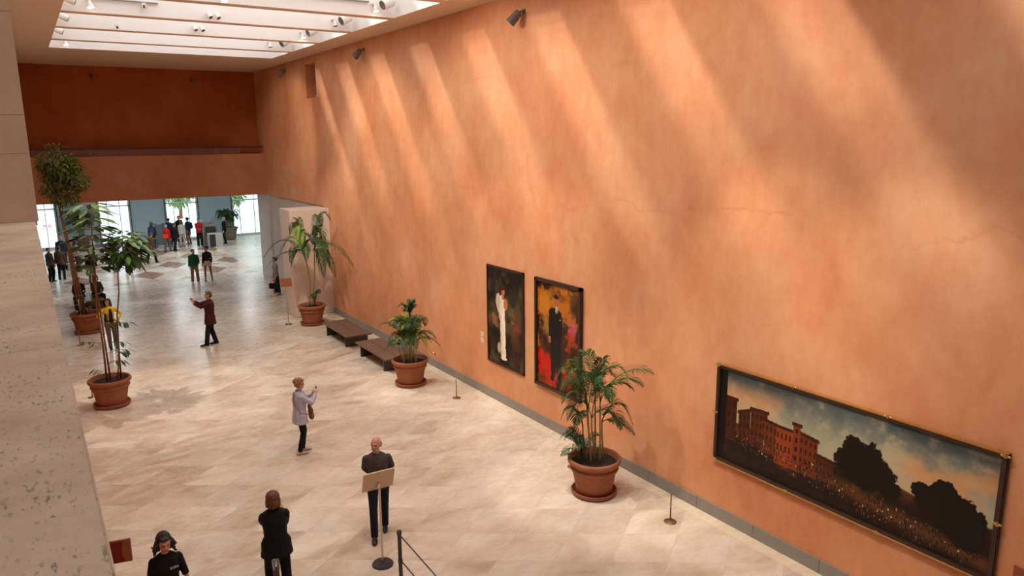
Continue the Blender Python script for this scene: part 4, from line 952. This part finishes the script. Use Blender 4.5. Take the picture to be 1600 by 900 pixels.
# low barrier posts
def post(x, y, label, h=.5, r=.012):
    t = thing('barrier_post', label, 'barrier post', (x, y, 0), 0, 'short metal barrier posts')
    bm = BM(); lathe(bm, [(.11, 0), (.112, .006), (.10, .014), (.03, .022), (.015, .03)], 28); obj('base', bm, mat('dull_steel', (.30, .24, .19), .3, .1, metal=.9), t, True)
    bm = BM(); lathe(bm, [(r, .02), (r, h-.02), (r*1.25, h-.018), (r*1.25, h), (r*.6, h+.004)], 14); obj('pole', bm, mat('dull_steel', (.3, .24, .19)), t, True)
post(8.75, 16.03, 'short metal post with disc base between bushy palm and portraits'); post(8.77, 8.4, 'short metal post with disc base in front of the wide landscape', .53)
post(8.72, 11.1, 'short metal post half hidden behind the nearest palm pot'); post(.87, 21.55, 'short metal post behind the nearer left tree pot'); post(.96, 27.6, 'short metal post in front of the far left tree pot')

# sign stands
def sign(loc, ang, label, bw, bh, hz, front, back, tilt, base_r=.17, pole='post', hh=0):
    t = thing('sign_stand', label, 'sign', loc, ang)
    bm = BM(); lathe(bm, [(base_r, 0), (base_r, .012), (base_r*.92, .03), (.03, .035), (.02, .05)], 32); obj('base', bm, darkM if base_r > .16 else mat('dull_steel', (.3, .24, .19)), t)
    bm = BM(); tube(bm, [(0, 0, .03), (0, 0, hz+.02)], .017, 12); obj('pole', bm, mat('pale_steel', (.62, .52, .42), .3, .05, metal=.8), t)
    M = Matrix.Translation((0, -.03, hz+bh*.42)) @ Matrix.Rotation(tilt, 4, 'X')
    bm = BM(); box(bm, -bw/2, bw/2, -.004, .016, -bh/2, bh/2, M); obj('board', bm, back, t)
    bm = BM(); box(bm, -bw/2+.006, bw/2-.006, -.009, -.004, -bh/2+.006, bh/2-.006, M); obj('poster', bm, front, t)
    bm = BM(); tube(bm, [M @ V((0, .03, -bh*.36)), M @ V((0, .03, -bh*.10))], .02, 10); obj('clamp', bm, mat('pale_steel', (.6, .5, .4)), t)
postM = mat('poster_brown', (.23, .07, .03), .5, .5, 10); boardM = mat('board_cream', (.60, .45, .30), .6, .05)
# seen from behind: poster side looks away from the camera
sign((4.06, 10.0, 0), PI-.05, 'sign on a tall pole seen from behind, before the man in grey shirt', .50, .36, 1.28, postM, boardM, -.35)
sign((7.50, 26.35, 0), .02, 'small brown notice on a thin pole before the palm by the white box', .40, .30, 1.44, postM, postM, -.25, .13)
# panel sign fixed to the left wall, seen edge-on past the parapet
t = thing('wall_sign', 'dark red panel sign sticking out below the parapet, bottom left', 'sign', (.045, 5.6, 3.735), -.22)
bm = BM(); box(bm, 0, .305, -.012, .012, -.083, .083); obj('panel', bm, mat('sign_red', (.20, .012, .008), .5, .05), t)
bm = BM(); n = 16
vs = [bm.verts.new((.305, -.0135, -.083)), bm.verts.new((.305, -.0135, .083))]+[bm.verts.new((.262-.016*math.cos(PI*(j/n-.5)), -.0135, .083-.166*j/n)) for j in range(n+1)]
bm.faces.new(vs); obj('panel_stripe', bm, mat('sign_tan', (.33, .12, .035), .5, .05), t)
bm = BM(); box(bm, 0, .01, -.03, .03, -.06, .06); obj('bracket', bm, darkM, t)

# belt barrier in the foreground
t = thing('belt_post', 'slim black barrier post at the bottom centre with two sloping cords', 'barrier post', (4.02, 9.22, 0))
bm = BM(); lathe(bm, [(.17, 0), (.17, .02), (.05, .035), (.03, .05)], 28); obj('base', bm, darkM, t)
bm = BM(); lathe(bm, [(.030, .03), (.030, .90), (.038, .905), (.038, .955), (.030, .965)], 18); obj('pole', bm, darkM, t)
bm = BM(); lathe(bm, [(.036, .45), (.036, .50)], 18); obj('clip', bm, darkM, t)
for z, lb in ((.90, 'upper black cord running from the black barrier post'), (.49, 'lower black cord running from the black barrier post')):
    bm = BM(); tube(bm, bez((4.02, 9.20, z), (4.02, 8.4, z-.03), (3.98, 7.6, z-.04), (3.96, 6.6, z-.02), 12), .010, 8); tag(obj('black_rope', bm, darkM), lb, 'cord', 'cords of the black barrier')
t = thing('belt_post', 'black barrier post with a far end clamp, below the picture edge', 'barrier post', (3.96, 6.57, 0))
bm = BM(); lathe(bm, [(.17, 0), (.17, .02), (.05, .035), (.03, .05)], 28); obj('base', bm, darkM, t); bm = BM(); lathe(bm, [(.030, .03), (.030, .90), (.038, .905), (.038, .955), (.030, .965)], 18); obj('pole', bm, darkM, t)
t = thing('stanchion', 'dark post with grey metal head in front of the woman in black', 'barrier post', (2.26, 9.35, 0))
gm2 = mat('post_bronze', (.07, .05, .042), .3, .1, metal=.6)
bm = BM(); lathe(bm, [(.16, 0), (.16, .02), (.04, .04)], 24); obj('base', bm, gm2, t)
bm = BM(); lathe(bm, [(.042, .03), (.042, .90), (.034, .91)], 18); obj('pole', bm, gm2, t)
bm = BM(); box(bm, -.042, -.012, -.03, .03, .90, 1.03); box(bm, .012, .042, -.03, .03, .90, 1.03); ell(bm, (-.02, 0, 1.035), (.024, .024, .015), 10); bmesh.ops.bevel(bm, geom=bm.edges[:0], offset=.001) if False else None
obj('clamp', bm, mat('clamp_grey', (.20, .19, .19), .3, .1, metal=.8), t)

# lobby security equipment
def xray():
    t = thing('security_scanner', 'boxy taupe baggage scanner with dark mouth by the right lobby window', 'scanner', (9.74, 50.3, 0))
    tm_ = mat('scanner_taupe', (.24, .19, .17), .5)
    bm = BM(); box(bm, -.42, .42, -.1, 1.0, .0, 1.42); bmesh.ops.bevel(bm, geom=bm.edges[:], offset=.04, segments=2, affect='EDGES'); obj('housing', bm, tm_, t)
    bm = BM(); box(bm, -.33, .30, -.125, -.09, .62, 1.2); obj('mouth_curtain', bm, darkM, t)
    bm = BM(); lathe(bm, [(.12, 1.42), (.12, 1.46), (.06, 1.5), (.04, 1.58), (.01, 1.6)], 14); obj('beacon', bm, mat('beacon_brown', (.3, .16, .1), .4), t)
xray()
t = thing('metal_cabinet', 'silver cabinet with dark opening in front of the baggage scanner', 'cabinet', (9.80, 49.4, 0))
bm = BM(); box(bm, -.02, .42, -.25, .25, 0, .86); box(bm, -.42, -.02, -.25, .25, .78, .86); box(bm, -.42, -.38, -.25, .25, 0, .78); bmesh.ops.bevel(bm, geom=bm.edges[:], offset=.01, segments=1, affect='EDGES'); obj('body', bm, mat('cabinet_silver', (.48, .47, .46), .4, .05, metal=.3), t)
bm = BM(); box(bm, -.38, -.02, -.2, .25, .02, .78); obj('dark_inside', bm, darkM, t)
t = thing('scanner_gate', 'tall grey-blue walk-through gate panel at the left of the queue', 'gate', (6.90, 51.4, 0))
bm = BM(); box(bm, -.28, -.20, -.25, .25, 0, 1.5); box(bm, .20, .28, -.25, .25, 0, 1.5); bmesh.ops.bevel(bm, geom=bm.edges[:], offset=.02, segments=2, affect='EDGES'); obj('side_panel', bm, mat('gate_blue', (.10, .14, .17), .4), t)
bm = BM(); box(bm, -.2, .2, -.05, .05, .1, 1.42); obj('screen', bm, mat('gate_grey', (.16, .18, .2), .5), t)
t = thing('queue_post', 'pale slim post standing by the man in red', 'post', (9.50, 52.0, 0))
bm = BM(); lathe(bm, [(.14, 0), (.14, .02), (.035, .04), (.035, 1.3), (.09, 1.32), (.09, 1.5), (.02, 1.52)], 16); obj('post_body', bm, mat('post_pale', (.62, .66, .66), .4), t)
# ------------------------------------------------------------------ who stands where
def phone(p, hw, hl, label, col=(.02, .02, .025), scr=(.10, .35, .42)):
    M = p['M']; a = M @ V(hw); b_ = M @ V(hl); m = (a+b_)/2
    t = thing('smartphone', label, 'phone', m, p['root'].rotation_euler[2])
    bm = BM(); R = Matrix.Rotation(-.25, 4, 'X'); box(bm, -.038, .038, -.005, .005, -.075, .075, R); bmesh.ops.bevel(bm, geom=bm.edges[:], offset=.003, segments=2, affect='EDGES'); obj('case', bm, mat('phone_case', col, .3), t)
    bm = BM(); box(bm, -.034, .034, -.0075, -.005, -.068, .068, R); obj('screen', bm, mat('phone_screen', scr, .15), t)
black = ('black', (.008, .008, .010))
wb = person((4.35, 14.93, 0), (1, -.02), 'woman with curly blonde hair in loose pale blue shirt holding up a phone', 1.66, True, True, 'fair', ('curly', 'blonde', (.26, .135, .055)),
    ('pale_blue', (.42, .42, .52)), .74, 1.0, True, ('slim', 'black_denim', (.008, .008, .012)), ('beige', (.50, .38, .27)), .03, None, (0, -.12), (.075, .36, 1.36), (-.06, .33, 1.33), (1, -.6, -1.1), (-1, -.6, -1.1), (.09, -.05, 0), (-.09, .07, 0), 1.12, .75, rhd=(-.15, .25, .9), lhd=(.15, .25, .9))
phone(wb, (.045, .40, 1.44), (-.03, .38, 1.44), 'phone held up by the woman in the pale blue shirt')
t = thing('shoulder_bag', 'soft brown bag hanging in front of the woman in pale blue', 'bag', wb['M'] @ V((-.02, .23, .95)), wb['root'].rotation_euler[2])
bm = BM(); ell(bm, (0, .02, 0), (.10, .05, .11), 16); ell(bm, (.02, .03, -.11), (.085, .06, .09), 16); ell(bm, (-.03, .01, .08), (.06, .04, .09), 16); link('bag_body', setm(remesh(bm, .01, 'bag', 3, .02, .08), cloth('bag_brown', (.20, .10, .05))), t)
bm = BM(); q = wb['TB']
tube(bm, [V(p)-V((-.02, .23, .95)) for p in ((-.10, .17, .96), (-.17, .11, 1.15), (-.12, .02, 1.45), (.02, -.10, 1.42), (.15, -.13, 1.22), (.19, -.02, 1.02), (.13, .17, .93))], [(.012, .005)]*7, 8); obj('strap', bm, mat('strap_dark', (.05, .035, .03), .6), t)
ms = person((4.40, 10.88, 0), (-.40, -.92), 'man with bald head and grey beard in dark grey shirt behind the sign', 1.78, True, False, 'red', ('bald', 'grey', (.20, .16, .13)),
    ('charcoal', (.062, .056, .055)), .84, 1.0, False, ('jeans', 'dark_denim', (.012, .013, .022)), black, .06, None, (-.38, -.02), (.06, -.20, .96), (-.05, -.19, .99), (1, -.35, -.1), (-1, -.35, -.1), (.09, .22, 0), (-.08, -.16, 0), 1.04, .5)
wk = person((2.46, 10.05, 0), (.16, .98), 'woman with short auburn hair in black jacket and trousers, seen from behind', 1.68, True, True, 'fair', ('bob', 'auburn', (.12, .045, .02)),
    black, .74, 1.0, True, ('trousers', 'black_wool', (.006, .006, .008)), black, -.02, None, (-.25, -.05), (-.06, .24, 1.20), (.04, .20, 1.34), (1, -.1, -.6), (-1, -.1, -.6), (.12, 0, 0), (-.12, .03, 0), 1.14)
wh = person((.97, 9.70, 0), (-.02, -1), 'woman with windblown dark hair in black top looking down, bottom left', 1.68, True, True, 'red', ('windy', 'black', (.016, .010, .010)),
    ('black_tee', (.008, .008, .010)), .84, .5, False, ('trousers', 'black_wool', (.006, .006, .008)), black, .05, None, (.1, -.12), (.28, .12, .85), (-.28, .12, .85), (.5, -1, 0), (-.5, -1, 0), None, None, 1.06)
tx = text_mesh('EVEN', .045, .001); tx.materials.append(mat('print_white', (.75, .75, .75), .6))
o = link('chest_print', tx, wh['root']); o.matrix_local = Matrix.Translation(wh['TB']((-.085, .152, 1.30))) @ Matrix.Rotation(-.12, 4, 'X') @ Matrix.Rotation(PI, 4, 'Z') @ Matrix.Rotation(PI/2-.35, 4, 'X') @ Matrix.Rotation(.12, 4, 'Z')
mb = person((4.60, 25.1, 0), (-.97, .10), 'man in maroon-brown coat and dark trousers photographing with raised hands', 1.80, True, False, 'red', ('short', 'greybrown', (.09, .055, .04)),
    ('maroon', (.055, .014, .008)), .70, 1.0, True, ('trousers', 'navy_dark', (.012, .014, .022)), black, -.02, None, (0, .08), (.05, .46, 1.47), (-.05, .44, 1.43), (.6, -.4, -1.2), (-.6, -.4, -1.2), (.10, -.10, 0), (-.10, .20, 0), 1.12, .8, rhd=(0, .35, .9), lhd=(0, .35, .9))
phone(mb, (.03, .50, 1.56), (-.03, .50, 1.56), 'small camera phone raised by the man in the maroon coat', (.03, .025, .02), (.2, .16, .12))
yw = person((1.82, 26.5, 0), (.05, -1), 'woman in yellow jacket and grey trousers behind the nearer left tree', 1.66, True, True, 'tan', ('long', 'dark', (.02, .012, .010)),
    ('yellow', (.75, .50, .03)), .92, 1.0, False, ('jeans', 'khaki_grey', (.13, .105, .075)), black, 0, None, (-.75, .1), (.30, .28, 1.06), (-.24, .16, 1.02), (1, -.4, -.3), (-1, -.4, -.3), (.07, .06, 0), (-.11, -.06, 0), 1.05)
bm = BM(); tube(bm, [V((-.02, .14, 1.42)), V((-.03, .165, 1.28)), V((-.03, .165, 1.12)), V((-.02, .16, .95))], [(.045, .02), (.055, .03), (.06, .03), (.075, .03)], 12); tube(bm, [V((.13, .10, 1.25)), V((.14, .13, 1.08)), V((.12, .14, .94))], [(.03, .04), (.05, .04), (.05, .03)], 10)
link('vest_front', setm(remesh(bm, .012, 'vest', 2), cloth('dark_navy', (.02, .02, .03))), yw['root'])
gl = person((6.29, 37.0, 0), (-.15, -1), 'boy in dark green pullover and khaki trousers beside the woman in shorts', 1.62, False, False, 'tan', ('short', 'black', (.016, .010, .010)),
    ('green', (.012, .085, .045)), .86, 1.0, True, ('trousers', 'khaki', (.20, .11, .045)), ('white', (.5, .48, .45)), 0, None, (.7, 0), None, (-.20, .2, 1.0), rf=(.13, -.03, 0), lf=(-.14, .04, 0))
gr = person((6.93, 37.25, 0), (-.2, -1), 'woman in dark top and pale pink shorts beside the boy in green', 1.68, False, True, 'brown', ('curly', 'black', (.016, .010, .010)),
    ('blackish', (.018, .014, .018)), .84, 1.0, False, ('shorts', 'pink', (.62, .42, .42)), ('greyshoe', (.12, .10, .09)), 0, None, (-.4, -.05), (.22, .12, .82), (-.2, .15, .95), rf=(.14, .06, 0), lf=(-.17, -.04, 0))
wg = person((8.64, 31.75, 0), (-.75, .15), 'woman with dark bun and grey blouse walking with a black bag by the side passage', 1.70, False, True, 'tan', ('bun', 'black', (.016, .010, .010)),
    ('greyblouse', (.22, .19, .19)), .92, 1.0, False, ('skirt', 'black_long', (.008, .009, .014)), ('white', (.5, .48, .45)), .02, None, (0, 0), (.22, .12, .80), (-.22, .10, .75), rf=(.10, -.10, 0), lf=(-.1, .14, 0))
t = thing('handbag', 'black handbag carried by the woman in the grey blouse', 'bag', wg['M'] @ V((-.25, .16, .50)), wg['root'].rotation_euler[2])
bm = BM(); box(bm, -.06, .06, -.18, .18, -.12, .12); bmesh.ops.bevel(bm, geom=bm.edges[:], offset=.03, segments=2, affect='EDGES'); obj('bag_body', bm, cloth('bag_black', (.01, .01, .015)), t)
bm = BM(); tube(bm, bez((0, -.12, .10), (0, -.1, .27), (0, .1, .27), (0, .12, .10), 8), .01, 6); obj('handle', bm, cloth('bag_black', (.01, .01, .015)), t)
# seated pair
for (x, lb, tp, hr, f) in ((1.98, 'seated person with reddish hair in dark grey jacket behind the far tree pot', ('darkgrey', (.045, .045, .055)), ('bob', 'red', (.16, .05, .025)), (.25, -1)), (1.38, 'seated person in black leaning beside the far tree trunk', black, ('short', 'dark', (.02, .012, .010)), (-.15, -1))):
    person((x, 34.02, 0), f, lb, 1.70, False, True, 'fair', hr, tp, .86, 1.0, True, ('trousers', 'black_wool', (.006, .006, .008)), black, .12, .52, (0, -.1), (.10, .38, .62), (-.08, .36, .64), (.6, -.5, -.4), (-.6, -.5, -.4), (.10, .52, 0), (-.12, .44, 0), 1.05)

# visitors in the lobby
G = 'visitors in the lobby'
def vis(x, y, face, label, h, female, hair, top, legs, tone='fair', shoe=black, coat=True, **k):
    return person((x, y, 0), face, label, h, False, female, tone, hair, top, k.pop('hem', .84), 1.0, coat, legs, shoe, group=G, **k)
hb = ('short', 'brown', (.08, .04, .02)); hk = ('short', 'black', (.016, .01, .01)); hg = ('short', 'greyhair', (.30, .27, .25)); lb_ = ('long', 'dark', (.02, .012, .010)); bb = ('bob', 'brown', (.08, .04, .02))
nav = ('jeans', 'navy', (.015, .017, .03)); blk = ('trousers', 'black_wool', (.006, .006, .008)); bei = ('trousers', 'beige', (.46, .40, .34)); gry = ('trousers', 'greytrouser', (.14, .13, .13))
va = vis(6.30, 50.2, (.2, 1), 'visitor with brown hair and blue backpack at the left of the queue', 1.72, True, bb, ('darkbrown', (.04, .028, .025)), nav)
vis(5.45, 44.5, (.8, .6), 'visitor in brown coat walking toward the queue', 1.70, False, ('short', 'brown', (.08, .04, .02)), ('browncoat', (.11, .065, .045)), blk, rf=(.1, .24, 0), lf=(-.1, -.25, 0), hem=.62, lean=.12)
vis(6.91, 48.75, (.6, .8), 'grey-haired visitor in bright red jacket carrying an orange bag', 1.65, True, hg, ('redjacket', (.52, .012, .015)), gry, rf=(.1, .16, 0), lf=(-.1, -.16, 0))
vis(7.33, 48.6, (.7, .7), 'visitor in black coat just right of the red jacket', 1.76, False, hb, black, blk, rf=(.1, -.28, 0), lf=(-.1, .12, 0))
vis(8.05, 50.5, (.1, 1), 'visitor in white top and cream trousers seen from behind', 1.70, True, bb, ('cream', (.50, .47, .42)), bei, tone='tan')
vis(7.50, 51.7, (.3, .9), 'visitor with dark hair in navy at the back of the queue', 1.76, False, hk, ('navycoat', (.02, .03, .06)), nav)
vh = vis(8.62, 51.6, (-.6, .7), 'visitor in navy jacket and shorts with a rucksack by the middle window', 1.75, False, hk, ('navycoat', (.02, .03, .06)), ('slim', 'tanleg', (.20, .11, .08)), coat=False)
vis(8.30, 52.8, (.3, -1), 'dark-clothed visitor standing in front of the middle window', 1.76, False, hk, black, blk)
vis(9.0, 50.0, (-.05, -1), 'man in red sweatshirt with hands clasped facing the hall', 1.80, False, hk, ('redsweat', (.36, .012, .018)), blk, tone='tan', rh=(.06, .22, 1.08), lh=(-.06, .22, 1.06))
vis(10.62, 50.4, (-.9, .2), 'person in black beside the potted palm and scanner', 1.74, False, hg, black, blk)
vis(1.28, 44.9, (.1, -1), 'broad man in navy shirt left of the far tree trunk', 1.84, False, hg, ('navyshirt', (.02, .035, .075)), nav, bulk=1.15)
vis(1.06, 41.7, (.3, 1), 'visitor in brown jacket with back turned, far left', 1.68, False, hb, ('brownjacket', (.12, .07, .045)), nav)
vis(.62, 41.4, (.6, -.6), 'dark visitor partly hidden by the parapet, far left', 1.66, True, hb, ('darkbrown', (.04, .028, .025)), blk)
vis(1.86, 43.9, (.9, .3), 'visitor in beige top beside the far tree trunk', 1.66, True, lb_, ('beigetop', (.40, .30, .24)), nav, tone='tan')
vis(2.72, 45.3, (-.8, .2), 'visitor in white shirt before the large lobby palm', 1.68, True, hk, ('whiteshirt', (.52, .48, .45)), blk, tone='tan')
vis(2.24, 40.0, (.2, 1), 'visitor in black with legs apart behind the thin tree trunk', 1.62, False, hk, black, ('slim', 'tanleg', (.20, .11, .08)), coat=False)
vis(4.02, 41.9, (.1, -1), 'visitor in dark coat half hidden by the broad leaves', 1.70, True, lb_, ('darkgrey', (.045, .045, .055)), blk)
vis(4.95, 45.6, (-.3, -.9), 'visitor in white top right of the broad leaves', 1.68, True, hk, ('whiteshirt', (.52, .48, .45)), nav)
vis(3.55, 43.6, (-.6, .6), 'visitor in grey coat deeper behind the broad leaves', 1.70, False, hb, ('greycoat', (.12, .11, .12)), nav)
def pack(p, label, col, nm):
    t = thing('backpack', label, 'bag', p['M'] @ V((0, -.20, 1.22)), p['root'].rotation_euler[2])
    bm = BM(); box(bm, -.14, .14, -.09, .07, -.22, .20); bmesh.ops.bevel(bm, geom=bm.edges[:], offset=.05, segments=3, affect='EDGES'); obj('pack_body', bm, cloth(nm, col), t)
    bm = BM(); box(bm, -.10, .10, -.13, -.08, -.18, .02); bmesh.ops.bevel(bm, geom=bm.edges[:], offset=.02, segments=2, affect='EDGES'); obj('pocket', bm, cloth(nm, col), t)
pack(va, 'blue backpack on the visitor at the left of the queue', (.03, .06, .14), 'pack_blue'); pack(vh, 'dark rucksack on the visitor by the middle window', (.02, .025, .05), 'pack_navy')
t = thing('shoulder_bag', 'orange-red bag worn by the grey-haired visitor in red', 'bag', (6.78, 48.45, .98))
bm = BM(); box(bm, -.14, .14, -.05, .05, -.13, .13); bmesh.ops.bevel(bm, geom=bm.edges[:], offset=.03, segments=2, affect='EDGES'); obj('bag_body', bm, cloth('bag_orange', (.60, .07, .02)), t)

# ------------------------------------------------------------------ light
def lamp(kind, name, loc, power, col, to=None, **k):
    l = bpy.data.lights.new(name, kind); l.energy = power; l.color = col
    for a, b_ in k.items(): setattr(l, a, b_)
    o = bpy.data.objects.new(name, l); COL.objects.link(o); o.location = loc
    if to is not None: o.rotation_euler = (V(to)-V(loc)).to_track_quat('-Z', 'Y').to_euler()
    return o
W = bpy.data.worlds.new('sky'); S.world = W; W.use_nodes = True; t = W.node_tree; t.nodes.clear()
o_ = N(t, 'ShaderNodeOutputWorld'); bg = N(t, 'ShaderNodeBackground'); tc = N(t, 'ShaderNodeTexCoord'); sp = N(t, 'ShaderNodeSeparateXYZ')
t.links.new(tc.outputs['Generated'], sp.inputs[0])
t.links.new(ramp_fac(t, sp.outputs[2], [(0, (.80, .90, .93)), (.25, (.86, .93, 1.0)), (1, (.82, .90, 1.0))]), bg.inputs[0]); bg.inputs[1].default_value = SKY
t.links.new(bg.outputs[0], o_.inputs[0])
# portals guide the sky light through the real openings
ys = sorted(BY)
for k, (a, b_) in enumerate(zip([HY0]+[y+.34 for y in ys], ys+[HY1])):
    o = lamp('AREA', 'sky_portal', ((HX0+HX1)/2, (a+b_)/2, ZC+WH-.05), 1, (1, 1, 1)); o.data.shape = 'RECTANGLE'; o.data.size = HX1-HX0; o.data.size_y = b_-a; o.data.cycles.is_portal = True
for (x0, x1) in ((-1.2, 1.5), (3.75, 5.62), (7.68, 9.76), (11.95, 14.1)):
    o = lamp('AREA', 'window_portal', ((x0+x1)/2, YL-.06, LZ/2), 1, (1, 1, 1), ((x0+x1)/2, YL-1, LZ/2)); o.data.shape = 'RECTANGLE'; o.data.size = x1-x0; o.data.size_y = LZ; o.data.cycles.is_portal = True
# added fill lights over the unseen gallery, brightening parapet and column
for y in (.5, 5.8): lamp('AREA', 'parapet_fill', (-2.2, y, ZC-.03), FILL, (1, .90, .78), size=1.2)
# low sun slipping between the baffles onto the right wall
for dx, w_ in ((.85, .30), (1.2, .36), (1.75, .42)):
    d = V((dx, -.72, -1)); o = lamp('SUN', 'sun', (0, 0, 20), SUN*w_, SUNC, d+V((0, 0, 20)), angle=math.radians(SUNA))
# track lamps (warm) in the skylight bays
def spot(x, y, to, p, size=50, blend=.6, r=.05, col=(1, .87, .72)):
    return lamp('SPOT', 'track_lamp', (x, y, 9.64), p*WARM, col, to, spot_size=math.radians(size), spot_blend=blend, shadow_soft_size=r)
for x, y, to, p, s_ in SPOTS: spot(x, y, to, p, s_)
# recessed lamps of the lobby ceiling
for x in (3, 7, 11):
    for y in (41, 47): lamp('AREA', 'lobby_lamp', (x, y, LZ-.02), LOB, (.86, .95, 1), size=.5)

# ------------------------------------------------------------------ camera
cam = bpy.data.cameras.new('camera'); cam.sensor_width = 36; cam.lens = 1152.76/1600*36; cam.clip_start = .05; cam.clip_end = 400
co_ = bpy.data.objects.new('camera', cam); COL.objects.link(co_)
rx, dn, fw = V((.8355318, -.5493772, -.0084455)), V((-.1162531, -.1617412, -.9799617)), V((.5370026, .819771, -.1990068))
Mx = Matrix((rx, -dn, -fw)).transposed().to_4x4(); Mx.translation = V((0, 0, 6.6)); co_.matrix_world = Mx
S.camera = co_
S.view_settings.view_transform = 'Standard'; S.view_settings.look = 'None'; S.view_settings.gamma = 1; S.view_settings.use_curve_mapping = False
S.view_settings.exposure = EXPO
S.cycles.max_bounces = 10; S.cycles.diffuse_bounces = 6; S.cycles.glossy_bounces = 4; S.cycles.transparent_max_bounces = 12
S.cycles.sample_clamp_indirect = 6; S.cycles.use_denoising = True; S.cycles.caustics_reflective = False; S.cycles.caustics_refractive = False
